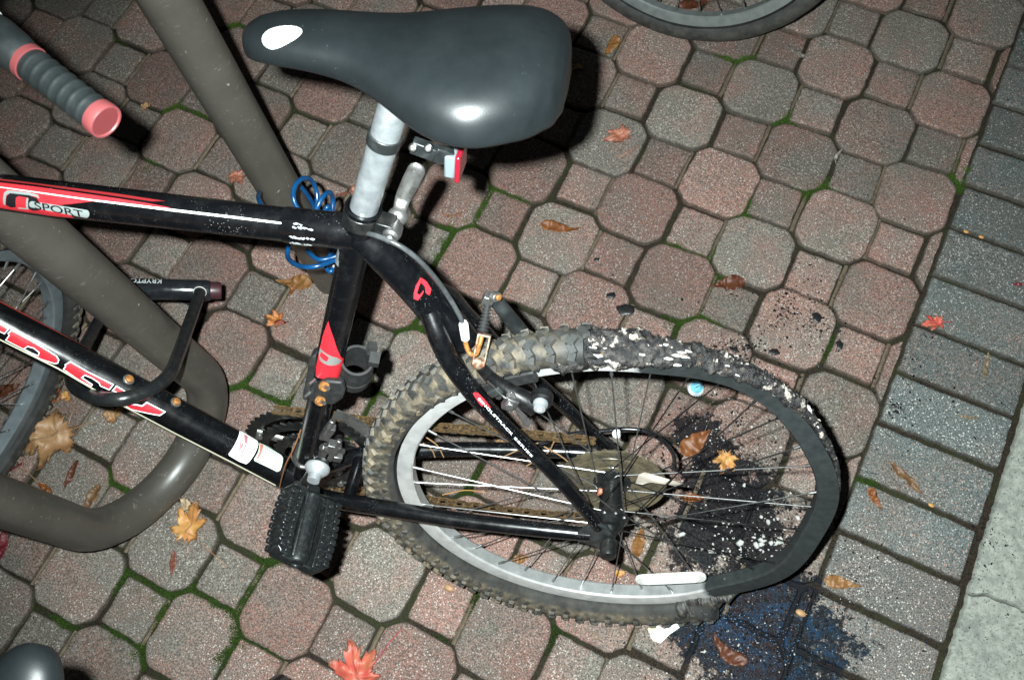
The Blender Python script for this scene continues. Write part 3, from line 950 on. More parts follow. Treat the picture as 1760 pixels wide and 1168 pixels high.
qc = build('seat_clamp', bm, M_dark, bike, bevel=0.001)
n0 = Bk(673, 402, .013)
bm = bmesh.new()
ax = Vector((0.05, 1, 0.05)).normalized()
lathe(bm, n0, ax, [(0.0001, -.012), (0.0085, -.012), (0.0095, -.002), (0.0078, 0.004), (0.0048, 0.0055), (0.0048, 0.0095), (0.0035, 0.011), (0.0001, 0.011)], 20)
tube(bm, [n0, n0 - ax * 0.045], 0.0032, 10)
build('clamp_nut', bm, M_steel, qc)
l0 = Bk(684, 372, -.016); l1 = Bk(693, 340, -.022); l2 = Bk(716, 292, -.022)
bm = bmesh.new()
sphere(bm, l0, 0.0105, 0, 3, (1, .9, 1))
pth = smooth_path([l0, l0.lerp(l1, .6) + Vector((0, .004, 0)), l1, l1.lerp(l2, .5), l2], 5)
for i in range(1, len(pth)): pass
tube(bm, pth, lerp_list([0.0062, 0.0066, 0.0072, 0.0082, 0.0088, 0.0086], len(pth)), 14, ref=Vector((1, 0, 0)), ell=0.36)
sphere(bm, pth[-1], 0.0086, 0, 2, (1, .36, 1), axes3((1, 0, 0), (0, 1, 0)))
build('quick_release_lever', bm, M_galv, qc)
# reflector bracket and band
bc = Bk(683, 247)
bc = pbm + sd * ((bc - pbm).dot(sd))
bm = bmesh.new()
lathe(bm, bc, sd, [(0.0139, -0.0065), (0.0156, -0.0062), (0.0156, 0.0062), (0.0139, 0.0065)], 32, closed_prof=True)
q0 = Bk(712, 250, .012); q1 = Bk(745, 262, .012); q2 = Bk(774, 270, .006)
box(bm, (q0 + q1) / 2, (q1 - q0).length + 0.004, 0.010, 0.013, axes3(q1 - q0, (0, 1, 0)))
box(bm, (q1 + q2) / 2, (q2 - q1).length, 0.008, 0.016, axes3(q2 - q1, (0, 1, 0)))
bk_ = build('reflector_bracket', bm, M_plast, bike, bevel=0.0012)
for q in (Bk(710, 254, .0185), Bk(736, 255, .0185)): bolt(bk_, q, (0, 1, .35), 0.0028, 0.0022, [M_dark, M_galv])
bm = bmesh.new()
rc = Bk(778, 273, 0.0)
RX = axes3((-0.93, 0.05, -0.10), (0, 1, 0))
box(bm, rc, 0.010, 0.028, 0.024, RX, 0)
rf = build('reflector', bm, mat('smoky_clear_plastic', (0.10, 0.12, 0.13), 0.25), bk_, bevel=0.002)
bm = bmesh.new(); box(bm, rc + RX @ Vector((0.0075, 0, 0)), 0.0050, 0.032, 0.028, RX, 0)
build('red_lens', bm, M_reflred, rf, bevel=0.0015)

# ---- saddle
tab = [  # u, centre w, half width, top, edge drop
 (.3435, -.016, .006, .645, .012), (.340, -.0165, .016, .651, .017), (.330, -.017, .0250, .656, .021), (.312, -.017, .0310, .659, .023), (.285, -.016, .0350, .660, .024), (.258, -.0145, .0385, .659, .026), (.235, -.012, .0435, .658, .029),
 (.212, -.006, .0540, .658, .034), (.190, 0.000, .0675, .660, .040), (.168, 0.004, .0785, .662, .044), (.145, .004, .0850, .663, .047), (.125, .000, .0850, .663, .048), (.105, -.007, .0810, .661, .048), (.088, -.013, .0720, .657, .046), (.076, -.016, .0610, .650, .040), (.069, -.017, .046, .642, .030), (.0665, -.017, .018, .636, .022)]
bm = bmesh.new()
NA = 26; rings = []
tabs = []
for i in range(len(tab) - 1):
    for k in range(3):
        t = k / 3; tabs.append([tab[i][q] + (tab[i + 1][q] - tab[i][q]) * t for q in range(5)])
tabs.append(list(tab[-1]))
for it in range(4):
    for q in (2, 3, 4, 1):
        vals = [r[q] for r in tabs]
        for i in range(1, len(tabs) - 1): tabs[i][q] = (vals[i - 1] + 2 * vals[i] + vals[i + 1]) / 4
for u, wc, hw, top, dr in tabs:
    ring = []
    for k in range(NA + 1):
        a = -math.pi / 2 + math.pi * k / NA
        sx = math.sin(a); cx = max(0.0, math.cos(a))
        y = math.copysign(abs(sx) ** 0.92, sx) * hw
        z = top - dr * (1 - cx ** 0.62)
        # shallow channel along the middle of the rear
        ring.append(bm.verts.new(B(u, wc + y, z)))
    # tucked-under skirt
    base = [ring[-1].co.copy(), ring[0].co.copy()]
    ex = []
    for dy, dz in ((-0.0035, -0.006), (-0.012, -0.0085)):
        ex.append((dy, dz))
    lo = [bm.verts.new(base[1] + Vector((0, -dy * min(1, hw / .02), dz))) for dy, dz in ex]
    hi = [bm.verts.new(base[0] + Vector((0, dy * min(1, hw / .02), dz))) for dy, dz in ex]
    rings.append(lo[::-1] + ring + hi)
for r0, r1 in zip(rings, rings[1:]):
    for k in range(len(r0) - 1):
        bm.faces.new((r0[k], r0[k + 1], r1[k + 1], r1[k]))
    bm.faces.new((r0[-1], r0[0], r1[0], r1[-1]))
bm.faces.new(rings[0]); bm.faces.new(rings[-1][::-1])
# pleats of the vinyl where it is pulled round the back
for v_ in bm.verts:
    P = v_.co
    e = (B(0, 0, .640).z - P.z) / 0.025
    if P.x < 0.125 and e > 0:
        an = math.atan2(P.y - 0.01, 0.16 - P.x)
        k = max(0, min(1, e)) * max(0, min(1, (0.135 - P.x) / 0.03))
        v_.co += Vector((-(0.16 - P.x), P.y - 0.01, 0)).normalized() * math.sin(an * 46 + 2 * math.sin(an * 13)) * 0.0011 * k
sad = build('saddle', bm, M_saddle, bike, angle=70)
ss = sad.modifiers.new('sub', 'SUBSURF'); ss.levels = 1; ss.render_levels = 1
bm = bmesh.new()                                      # oval patch on the nose, printed on the cover
def saddle_pt(u, y):
    for i in range(len(tabs) - 1):
        if tabs[i][0] >= u >= tabs[i + 1][0]:
            t = (tabs[i][0] - u) / (tabs[i][0] - tabs[i + 1][0] + 1e-9)
            _, wc, hw, top, dr = [tabs[i][q] + (tabs[i + 1][q] - tabs[i][q]) * t for q in range(5)]
            break
    s = max(-1, min(1, (y - wc) / hw)); sx = math.copysign(abs(s) ** (1 / 0.92), s)
    cx = math.sqrt(max(0, 1 - sx * sx))
    return B(u, y, top - dr * (1 - cx ** 0.62))
ctr = saddle_pt(.3005, .0045)
prev = None
for ir in range(1, 9):
    ring = []
    for k in range(56):
        t = 2 * math.pi * k / 56; rr = ir / 8
        P = saddle_pt(.3005 + rr * (math.cos(t) * .0170 - math.sin(t) * .001), .0045 + rr * (math.sin(t) * .0088 + math.cos(t) * .002))
        ring.append(bm.verts.new(P + Vector((0, 0.0007, 0.0012))))
    if prev is None:
        cv = bm.verts.new(ctr + Vector((0, 0.0007, 0.0012)))
        for k in range(56): bm.faces.new((cv, ring[k], ring[(k + 1) % 56]))
    else:
        for k in range(56): bm.faces.new((prev[k], ring[k], ring[(k + 1) % 56], prev[(k + 1) % 56]))
    prev = ring
build('oval_badge', bm, mat('white_badge', (0.42, 0.43, 0.42), 0.4), sad)
bm = bmesh.new()                                      # steel rails and pale base edge under the saddle
for s in (1, -1):
    tube(bm, smooth_path([B(.31, s * .006 - .016, .640), B(.28, s * .008 - .016, .632), B(.25, s * .014 - .012, .624), B(.17, s * .020, .618), B(.12, s * .026, .630)], 5), 0.0035, 10)
build('saddle_rail', bm, M_steel, sad)
bm = bmesh.new()
pr = [B(.250, .0185, .630), B(.240, .0225, .6285), B(.228, .0285, .6255), B(.216, .0360, .6205)]
tube(bm, smooth_path(pr, 4), 0.0042, 10, ell=.6)
build('base_edge', bm, mat('grey_plastic_base', (0.075, 0.095, 0.105), 0.5), sad)

# ---- handlebar (only its left grip reaches into the picture)
cap = Bk(180, 208, .092)
dcap = (cap - CB).length
rg = CB + rayB(50, 108) * (dcap * 1.0)
gd = Vector((.897, -.316, .31)).normalized()          # from cap towards the clamp
# choose the depth of the ring so that it is 9.3 cm from the cap
best = None
for k in range(-60, 61):
    P = CB + rayB(50, 108) * (dcap + k * 0.002)
    e = abs((P - cap).length - 0.088) + 0.15 * abs(((P - cap).normalized() - gd).length)
    if best is None or e < best[0]: best = (e, P)
rg = best[1]; gd = (rg - cap).normalized()
bm = bmesh.new()
N = 76; prof = []
Lg = 0.080
for k in range(N + 1):
    s = k / N * Lg
    r = 0.0137 + 0.0004 * (s / Lg)
    for c_ in range(7):
        cpos = 0.016 + c_ * 0.0098
        r += 0.0007 * math.exp(-((s - cpos) / 0.0019) ** 2)
    prof.append((r, s))
lathe(bm, cap, gd, prof, 36)
hb = None
for k in range(0): pass
grip = build('handlebar_grip', bm, M_grip, bike)
bm = bmesh.new()
lathe(bm, cap, gd, [(0.0135, 0.009), (0.0146, 0.0082), (0.0150, 0.004), (0.0150, -0.0005), (0.0144, -0.0020), (0.0130, -0.0020), (0.0122, -0.0010), (0.0001, -0.0010)], 36, mis=[0, 0, 0, 0, 0, 0, 1])
build('grip_cap', bm, [M_pink, M_pinkface], grip)
bm = bmesh.new()
lathe(bm, cap, gd, [(0.0135, Lg), (0.0152, Lg + .0006), (0.0154, Lg + 0.0060), (0.0138, Lg + 0.0070)], 36)
build('grip_ring', bm, M_pink, grip)
bm = bmesh.new()
lathe(bm, cap, gd, [(0.0135, Lg + .005), (0.0150, Lg + .0080), (0.0172, Lg + .020), (0.0182, Lg + .040), (0.0170, Lg + .052), (0.013, Lg + 0.055)], 36)
ym = B(0, 1, 0) - B(0, 0, 0)
sh = build('twist_shifter', bm, M_grip, bike)
bm = bmesh.new()
lathe(bm, cap, gd, [(0.0165, Lg + .052), (0.0182, Lg + .0535), (0.0182, Lg + .0565), (0.0165, Lg + .058)], 36, closed_prof=True)
build('white_band', bm, M_white, sh)
bm = bmesh.new()
lathe(bm, cap, gd, [(0.0165, Lg + .0582), (0.0190, Lg + .060), (0.0190, Lg + .083), (0.0140, Lg + .086)], 36)
build('red_band', bm, M_pink, sh)
c1 = cap + gd * 0.30
hr = cap + gd * 0.58 + Vector((0, 0, 0.0))
bm = bmesh.new()
tube(bm, smooth_path([cap + gd * (Lg + .05), cap + gd * 0.20, cap + gd * 0.25 + Vector((.012, 0, -.02)), c1 + Vector((.015, 0, -.022)), cap + gd * 0.35 + Vector((.012, 0, -.02)), cap + gd * 0.40, hr], 5), 0.0111, 18)
st_ = B(.795, 0, .515)
tube(bm, smooth_path([st_, st_ + Vector((-.03, 0, .09)), st_ + Vector((-.045, 0, .125))], 4), 0.0125, 16)
tube(bm, [st_ + Vector((-.042, 0, .115)), c1 + Vector((.015, 0, -.022))], 0.0145, 16)
build('handlebar', bm, M_black, bike)

# ---- wheels -----------------------------------------------------------------
def wheel(parent, nm, cen, A1, AX, A3, rim_mat, tyre='full', soot=False, tread=True, hub_w=(.033, -.020), tr=RT, tw=.0255, spoke_mat=None, skip_spoke=None, sp_off=0.0, hub_mat=None, hub_fl=.021, mud=1.0, tshift=0.0):
    """cen, A1 (forward), AX (axle, to the left), A3 (up): in the parent's space"""
    cen, A1, AX, A3 = map(Vector, (cen, A1, AX, A3))
    def defo(d, r):
        if not soot: return 0.0, 0.0
        d %= 360
        f = max(0, min(1, (r - .10) / .16))
        dr = -.0065 * math.exp(-((d - 187) / 15) ** 2) + .0055 * math.exp(-((d - 214) / 14) ** 2)
        dw = -.021 * math.exp(-((d - 121) / 26) ** 2) + .006 * math.exp(-((d - 198) / 22) ** 2) - .002 * math.sin(d / 9.0) * math.exp(-((d - 160) / 50) ** 2)
        return dr * f, dw * f
    def P(r, a, w):
        dr, dw = defo(math.degrees(a), r)
        return cen + (A1 * math.cos(a) + A3 * math.sin(a)) * (r + dr) + AX * (w + dw)
    # rim: box section; soot follows the burnt arc
    bm = bmesh.new()
    lay = bm.verts.layers.float.new('soot')
    prof = [(.2650, -.0085), (.2650, .0085), (.2672, .0112), (.2745, .0122), (.2840, .0122), (.2856, .0122), (.2856, .0105), (.2822, .0098), (.2765, .0080), (.2745, 0.0), (.2765, -.0080), (.2822, -.0098), (.2856, -.0105), (.2856, -.0122), (.2840, -.0122), (.2745, -.0122), (.2672, -.0112)]
    n = 180; rings = []
    for k in range(n):
        a = 2 * math.pi * k / n
        so = 0.0
        dr = dw = 0.0
        if soot:
            d = math.degrees(a)
            so = max(0, min(1, (d - 84) / 16)) * max(0, min(1, (242 - d) / 12))
        ring = []
        for r, w in prof:
            v_ = bm.verts.new(P(r - (.0055 * so if r < .2700 else 0), a, w)); v_[lay] = so; ring.append(v_)
        rings.append(ring)
    for k in range(n):
        r0, r1 = rings[k], rings[(k + 1) % n]
        for j in range(len(prof)):
            fc = bm.faces.new((r0[j], r0[(j + 1) % len(prof)], r1[(j + 1) % len(prof)], r1[j]))
            if j == 0: fc.material_index = 1
    rim = build(nm, bm, [rim_mat, M_rim_inner if soot else rim_mat], parent, angle=28)
    # hub
    bm = bmesh.new()
    lw, rw = hub_w
    lathe(bm, cen, AX, [(.006, -.070), (.0075, -.066), (.0075, -.060), (.011, -.058), (.013, rw - .006), (hub_fl + .004, rw - .003), (hub_fl + .004, rw + .001), (.0155, rw + .006), (.0145, 0.0), (.0155, lw - .006), (hub_fl + .0025, lw - .002), (hub_fl + .003, lw + .003), (.0185, lw + .006), (.0175, lw + .015), (.012, lw + .017), (.010, lw + .024), (.0068, lw + .026), (.0068, lw + .038), (.0105, lw + .0385), (.0108, lw + .053), (.0095, lw + .0565), (.0001, lw + .057)], 36)
    build('hub', bm, hub_mat or M_dark, rim, angle=30)
    # spokes, three cross
    sm = spoke_mat or M_steel
    for k in range(36):
        side = 1 if k % 2 == 0 else -1
        q = k // 2
        trail = 1 if q % 2 == 0 else -1
        ar = 2 * math.pi * (k + .5) / 36 + sp_off
        ah = 2 * math.pi * (q + .25) / 18 * 1.0 + sp_off + trail * R(62)
        ah = ar + trail * R(61)
        w = lw if side > 0 else rw
        if skip_spoke and k in skip_spoke: continue
        bm = bmesh.new()
        p0 = P(hub_fl, ah, w + (.0025 if trail > 0 else -.0015) * side)
        p1 = P(.2650, ar, side * .003)
        d = (p1 - p0).normalized()
        tube(bm, [p0 - AX * side * .003, p0 + d * 0.004, p1 - d * 0.013], 0.00095, 6)
        tube(bm, [p1 - d * 0.014, p1 + d * 0.003], 0.0020, 7)
        if k % 2 == 0: sphere(bm, p0 + AX * side * .0018, 0.0028, 0, 1)
        build('spoke', bm, M_dark if (soot and 100 < math.degrees(ar) % 360 < 225) else sm, rim)
    # tyre
    bm = bmesh.new()
    ml = bm.verts.layers.float.new('mud')
    NS = 22
    if tyre == 'full': a0, a1 = 0, 2 * math.pi
    else: a0, a1 = tyre
    n = int(120 * (a1 - a0) / (2 * math.pi))
    full = tyre == 'full'
    def fade(a):
        return 1.0 if not soot else max(0.0, 1 - max(0.0, (math.degrees(a) - 64) / 18)) * min(1.0, max(0.0, (math.degrees(a) + 118) / 22 + .15))
    rc = .3045; rh = tr - .0045 - rc
    rings = []
    for k in range(n if full else n + 1):
        a = a0 + (a1 - a0) * k / n
        ring = []
        for j in range(NS + 1):
            t = R(-128) + R(256) * j / NS
            rr = rc + math.cos(t) * (rh if math.cos(t) > 0 else .024)
            ww = math.sin(t) * tw + tshift * max(0, (rr - .283)) / .04
            v_ = bm.verts.new(P(rr, a, ww)); v_[ml] = fade(a) * mud * (0.95 if abs(t) < R(50) else 0.60 if abs(t) < R(106) else 0.12)
            ring.append(v_)
        rings.append(ring)
    m = n if full else n
    for k in range(m):
        r0, r1 = rings[k], rings[(k + 1) % len(rings)]
        for j in range(NS): bm.faces.new((r0[j], r0[j + 1], r1[j + 1], r1[j]))
        bm.faces.new((r0[NS], r0[0], r1[0], r1[NS]))
    if not full:
        bm.faces.new(rings[0]); bm.faces.new(rings[-1][::-1])
    # knobs
    if tread:
        kn = int(88 * (a1 - a0) / (2 * math.pi))
        kr = random.Random(4)
        for k in range(kn):
            a = a0 + (a1 - a0) * (k + .5) / kn
            for s in (1, -1):
                aa = a + (0.5 * (a1 - a0) / kn if s < 0 else 0)
                for (tt, wd, ln, hh, yaw) in ((R(12), .0140, .0096, .0048, 0.62), (R(35), .0130, .0086, .0052, -0.50), (R(57), .0100, .0110, .0054, 0.25), (R(78), .0110, .0088, .0044, -0.40), (R(99), .0085, .0080, .0030, 0.55)):
                    t = tt * s
                    base = P(rc + math.cos(t) * rh, aa, math.sin(t) * tw + tshift * (rc + math.cos(t) * rh - .283) / .04)
                    nrm = ((A1 * math.cos(aa) + A3 * math.sin(aa)) * math.cos(t) * tw + AX * math.sin(t) * rh).normalized()
                    tan = (-A1 * math.sin(aa) + A3 * math.cos(aa))
                    crs = nrm.cross(tan)
                    x = (crs * math.cos(yaw * s) + tan * math.sin(yaw * s)).normalized()
                    Mx = axes3(x, nrm.cross(x))
                    w_k = wd * kr.uniform(.88, 1.1)
                    vs = box(bm, base + nrm * (hh / 2 - .0006), w_k, ln * kr.uniform(.85, 1.1), hh * kr.uniform(.8, 1.1), Mx)
                    mu = kr.choice([0, 0, 0.05, 0.15, 0.3]) if tt < R(50) else kr.choice([0.05, .2, .4, .8])
                    mu *= fade(a)
                    for v_ in vs:
                        if (v_.co - base).dot(nrm) > 0:      # taper the top of the knob
                            ctr = base + nrm * hh
                            v_.co = v_.co + (ctr - v_.co) * 0.16
                            v_[ml] = mu
                        else: v_[ml] = max(mu, .6) * mud * fade(a)
    for v_ in bm.verts:
        q = noise.noise_vector(v_.co * 60)
        v_.co += q * 0.0008 + noise.noise_vector(v_.co * 14) * 0.0012
    build('tyre', bm, M_tyre, rim, angle=38)
    return rim, P
rear, PW = wheel(bike, 'rear_wheel', B(0, 0, 0), (1, 0, 0), (0, 1, 0), (0, 0, 1), M_rim, tyre=(R(237) - 2 * math.pi, R(82)), soot=True, sp_off=R(2), tshift=.013, tw=.0235, mud=.72)
# wheel angles run forward -> up: the burnt gap is at the top rear

# charred carcass of the tyre on the burnt arc
M_char2 = worn('scorched_rubber', (0.010, 0.010, 0.010), (0.06, 0.052, 0.04), 0.6, 0, 120, bump=.5)
def carcass(nm, segs, seed, parent, m_):
    """segs: list of (angle deg, radius centre, w centre, half radial, half width)"""
    bm = bmesh.new(); rings = []
    pts = []
    for i in range(len(segs) - 1):
        for k in range(22):
            t = k / 22; pts.append([segs[i][q] + (segs[i + 1][q] - segs[i][q]) * t for q in range(5)])
    pts.append(segs[-1])
    NS = 30
    for d, rc, wc, hr, hw in pts:
        a = R(d); ring = []
        for j in range(NS):
            t = 2 * math.pi * j / NS
            P = PW(rc + math.cos(t) * hr, a, wc + math.sin(t) * hw)
            nz = noise.fractal(P * 62 + Vector((seed, 0, 0)), 0.75, 2.2, 6) * 0.0068 + noise.noise(P * 17 + Vector((0, seed, 0))) * 0.004
            nn = (P - PW(rc, a, wc)).normalized()
            ring.append(bm.verts.new(P + nn * nz * min(1, hr / .008)))
        rings.append(ring)
    for r0, r1 in zip(rings, rings[1:]):
        for j in range(NS): bm.faces.new((r0[j], r0[(j + 1) % NS], r1[(j + 1) % NS], r1[j]))
    bm.faces.new(rings[0]); bm.faces.new(rings[-1][::-1])
    return build(nm, bm, m_, parent, angle=60)
carcass('charred_tyre', [(75, .3005, .006, .0195, .0225), (84, .2990, .006, .0190, .0235), (92, .2955, .004, .0165, .0225), (99, .2918, .003, .0112, .0185), (106, .2900, .003, .0080, .0150), (113, .2890, .003, .0072, .0135), (120, .2880, .003, .0054, .0110), (127, .2872, .003, .0042, .0095)], 3.3, rear, M_char)
carcass('charred_tyre_shred', [(111, .2880, .013, .004, .004), (117, .2900, .012, .0068, .006), (124, .2900, .009, .0070, .0075), (132, .2895, .006, .0062, .0080), (140, .2888, .003, .0050, .0072), (150, .2875, .0, .0034, .006), (160, .2865, 0, .0024, .0055), (168, .2858, 0, .0014, .004)], 8.1, rear, M_char)
carcass('charred_tyre_end', [(247, .3030, .005, .0235, .0245), (243, .3020, .005, .023, .0245), (239, .300, .005, .020, .023), (235, .296, .002, .0150, .020), (231, .292, .002, .009, .014), (226, .2885, .002, .004, .008), (221, .2865, .002, .0015, .004)], 5.1, rear, M_char2)
# loose lumps and curled flakes along the burnt stretch
bm = bmesh.new(); cr = random.Random(12)
for k in range(130):
    d = cr.uniform(78, 140); a = R(d)
    tt_ = R(cr.uniform(-80, 95)); f_ = max(0.0, min(1.0, (d - 84) / 24))
    rr = .2990 - .0100 * f_ + math.cos(tt_) * (.0185 - .0115 * f_); w = .005 + math.sin(tt_) * (.0225 - .012 * f_)
    s = cr.uniform(.0018, .0055) * (1 if d < 115 else .7)
    g = bmesh.ops.create_icosphere(bm, subdivisions=1, radius=1.0)
    Mx = axes3(Vector((cr.uniform(-1, 1), cr.uniform(-1, 1), cr.uniform(-1, 1))))
    c_ = PW(rr, a, w)
    for v_ in g['verts']:
        q = v_.co * (0.75 + 0.5 * cr.random())
        v_.co = c_ + Mx @ Vector((q.x * s * 1.7, q.y * s, q.z * s * .45))
tag(build('charred_flakes', bm, M_char, rear, smooth=False), kind='stuff')
# white ash streaks on the shred
bm = bmesh.new()
for k in range(46):
    d = cr.choice([cr.uniform(84, 104), cr.uniform(112, 142), cr.uniform(118, 138)]); a = R(d)
    w = cr.uniform(-.004, .016)
    rr = (.300 if d < 106 else .2955 - (d - 112) * .00006) + cr.uniform(-.006, .006)
    s = cr.uniform(.0010, .0028)
    g = bmesh.ops.create_icosphere(bm, subdivisions=1, radius=1.0)
    Mx = axes3(PW(.3, a + .02, 0) - PW(.3, a, 0))
    tt_ = R(cr.uniform(-10, 85))
    if d < 110:
        f_ = (d - 84) / 22; rc0, hr0, hw0, wc0 = .2990 - .0085 * f_, .0190 - .0090 * f_, .0235 - .007 * f_, .005
    else:
        rc0, hr0, hw0, wc0 = .2892, .0058, .0072, .012 - .009 * min(1, (d - 112) / 22)
    c_ = PW(rc0 + math.cos(tt_) * hr0, a, wc0 + math.sin(tt_) * hw0)
    for v_ in g['verts']:
        q = v_.co * (0.7 + 0.6 * cr.random())
        v_.co = c_ + Mx @ Vector((q.x * s * 2.4, q.y * s * .8, q.z * s * .6))
tag(build('white_ash', bm, mat('white_ash', (0.42, 0.40, 0.37), 0.9), rear, smooth=False), kind='stuff')
# spoke reflector at the bottom of the wheel
ra = Bk(1092, 996, .020); rb = Bk(1214, 990, .020)
bm = bmesh.new()
mid = (ra + rb) / 2; dx = rb - ra
ydir = (PW(.2, 0, 0) * 0 + (PW(0, 0, 0) - mid)); ydir.y = 0
MX = axes3(dx, ydir)
def pill_prism(bm, c, M, L, H, T, mi=0):
    pts = []
    for k in range(9): t = math.pi / 2 + math.pi * k / 8; pts.append(c + M @ Vector((-L / 2 + H / 2 + H / 2 * math.cos(t), H / 2 * math.sin(t), 0)))
    for k in range(9): t = -math.pi / 2 + math.pi * k / 8; pts.append(c + M @ Vector((L / 2 - H / 2 + H / 2 * math.cos(t), H / 2 * math.sin(t), 0)))
    prism(bm, pts, M.col[2], T, mi)
pill_prism(bm, mid, MX, dx.length, 0.024, 0.006)
sr_ = build('spoke_reflector', bm, mat('milky_clear_plastic', (0.52, 0.54, 0.50), 0.3), rear, bevel=0.0015)
bm = bmesh.new()
nz_ = MX.col[2] if MX.col[2].y > 0 else -MX.col[2]
pill_prism(bm, mid + nz_ * 0.0042, MX, dx.length * .80, 0.015, 0.0022)
build('reflector_lens', bm, M_clear, sr_, bevel=0.0006)

# ---- cassette and spoke protector, chain, crank
bm = bmesh.new()
for k, (r, w) in enumerate(((.0655, -.0270), (.058, -.0312), (.051, -.0354), (.045, -.0396), (.039, -.0438), (.033, -.0480), (.028, -.0520))):
    nt = int(r * 2 * math.pi / .0127 + .5)
    pts = []
    for q in range(nt * 4):
        a = 2 * math.pi * q / (nt * 4)
        rr = r + (.0032 if q % 4 in (0,) else (-.0022 if q % 4 == 2 else 0))
        pts.append(PW(rr, a, w))
    prism(bm, pts, (0, 1, 0), 0.002)
cas = build('cassette', bm, M_cass, rear, angle=30)
bm = bmesh.new()
lathe(bm, B(0, 0, 0), (0, 1, 0), [(.019, -.0235), (.030, -.0231), (.0305, -.0222), (.033, -.0222), (.0335, -.0230), (.045, -.0225), (.052, -.0222), (.0525, -.0212), (.055, -.0212), (.0555, -.0221), (.067, -.0215), (.0675, -.0198), (.0725, -.0195), (.0725, -.0218), (.067, -.0229), (.045, -.0240), (.019, -.0250)], 60, closed_prof=True)
build('spoke_protector', bm, worn('brown_smoky_disc', (0.115, 0.095, 0.060), (0.040, 0.036, 0.026), 0.25, 0.25, 70, 0.38, 0.66, bump=0.12), rear, angle=30)
# chain: upper run and sagging lower run
def chain_run(pts, nm):
    path = smooth_path(pts, 10)
    cum = [0]
    for i in range(1, len(path)): cum.append(cum[-1] + (path[i] - path[i - 1]).length)
    def at(s):
        for i in range(1, len(path)):
            if cum[i] >= s: return path[i - 1].lerp(path[i], (s - cum[i - 1]) / (cum[i] - cum[i - 1] + 1e-9)), (path[i] - path[i - 1]).normalized()
        return path[-1], (path[-1] - path[-2]).normalized()
    bm = bmesh.new()
    n = int(cum[-1] / .0127)
    for k in range(n):
        p, d = at((k + .5) * .0127)
        M_ = axes3(d, Vector((0, 1, 0)))
        wl = .0032 if k % 2 else .0046
        for s in (1, -1):
            pts_ = []
            for e in (-1, 1):
                for q in range(6):
                    t = (math.pi / 2 if e < 0 else -math.pi / 2) + math.pi * q / 5
                    pts_.append(p + M_ @ Vector((e * .0063 + math.cos(t) * .0042, s * wl, math.sin(t) * .0042)))
            prism(bm, pts_, M_.col[1], .0011)
        cyl(bm, p + M_ @ Vector((.0063, -.0055, 0)), p + M_ @ Vector((.0063, .0055, 0)), .0024, seg=8)
    return build(nm, bm, M_chain, bike, angle=30)
chr_ = .0905
chain_run([B(.43 + .030, -.046, -.03 + .098), B(.395, -.046, .066), B(.30, -.046, .058), B(.15, -.044, .063), B(.02, -.040, .0650)], 'chain')
chain_run([B(.43, -.046, -.128), B(.36, -.046, -.120), B(.25, -.045, -.128), B(.15, -.044, -.135), B(.05, -.042, -.130), B(-.01, -.040, -.115)], 'chain')
# chainrings
def ring_gear(bm, c, r, r_in, th, w, teeth=True):
    nt = int(r * 2 * math.pi / .0127 + .5)
    out = []; inn = []
    N = nt * 4
    for q in range(N):
        a = 2 * math.pi * q / N
        rr = r + (.0030 if q % 4 == 0 else (-.0028 if q % 4 == 2 else 0))
        out.append((rr, a)); inn.append((r_in, a))
    def V(r_, a, s): return bm.verts.new(c + Vector((math.cos(a) * r_, w + s * th / 2, math.sin(a) * r_)))
    o1 = [V(*p, 1) for p in out]; i1 = [V(*p, 1) for p in inn]; o2 = [V(*p, -1) for p in out]; i2 = [V(*p, -1) for p in inn]
    for q in range(N):
        e = (q + 1) % N
        bm.faces.new((o1[q], o1[e], i1[e], i1[q])); bm.faces.new((o2[e], o2[q], i2[q], i2[e]))
        bm.faces.new((o1[e], o1[q], o2[q], o2[e])); bm.faces.new((i1[q], i1[e], i2[e], i2[q]))
bm = bmesh.new()
ring_gear(bm, PBB, .0945, .078, .003, -.050)
ring_gear(bm, PBB, .0740, .060, .003, -.0435)
ring_gear(bm, PBB, .0510, .036, .003, -.0375)
cs_ = build('chainring', bm, M_dark, bike, angle=30)
bm = bmesh.new()
for k in range(5):
    a = 2 * math.pi * k / 5 + .5
    d = Vector((math.cos(a), 0, math.sin(a)))
    tube(bm, [PBB + Vector((0, -.052, 0)), PBB + d * .04 + Vector((0, -.051, 0)), PBB + d * .082 + Vector((0, -.048, 0))], [.012, .008, .006], 10, ell=.6)
    cyl(bm, PBB + d * .076 + Vector((0, -.054, 0)), PBB + d * .076 + Vector((0, -.040, 0)), .0050, seg=10)
build('spider', bm, M_galv, cs_)
bm = bmesh.new(); cyl(bm, PBB + Vector((0, -.034, 0)), PBB + Vector((0, -.062, 0)), .012); cyl(bm, PBB + Vector((0, -.034, 0)), PBB + Vector((0, .060, 0)), .0125); cyl(bm, PBB + Vector((0, .030, 0)), PBB + Vector((0, .039, 0)), .0235, .021)
build('bottom_bracket', bm, M_alu, bike)
CE = B(.361, .074, .110)
def crank(sgn, nm):
    d = (B(.361, 0, .110) - PBB); d.y = 0; d = d.normalized() * .165 * sgn
    w0 = .056 * sgn; w1 = .068 * sgn
    bm = bmesh.new()
    p0 = PBB + Vector((0, w0, 0)); p1 = PBB + d + Vector((0, w1, 0))
    tube(bm, smooth_path([p0 - d * .08, p0, p0.lerp(p1, .3), p0.lerp(p1, .7), p1, p1 + d * .03], 4), lerp_list([.012, .0165, .0130, .011, .0110, .007], 21), 18, ref=Vector((0, 1, 0)) , ell=1.0)
    return build(nm, bm, M_dark, bike), p1, d
crk, CL, dL = crank(1, 'crank_arm')
crk2, CR, dR = crank(-1, 'crank_arm')
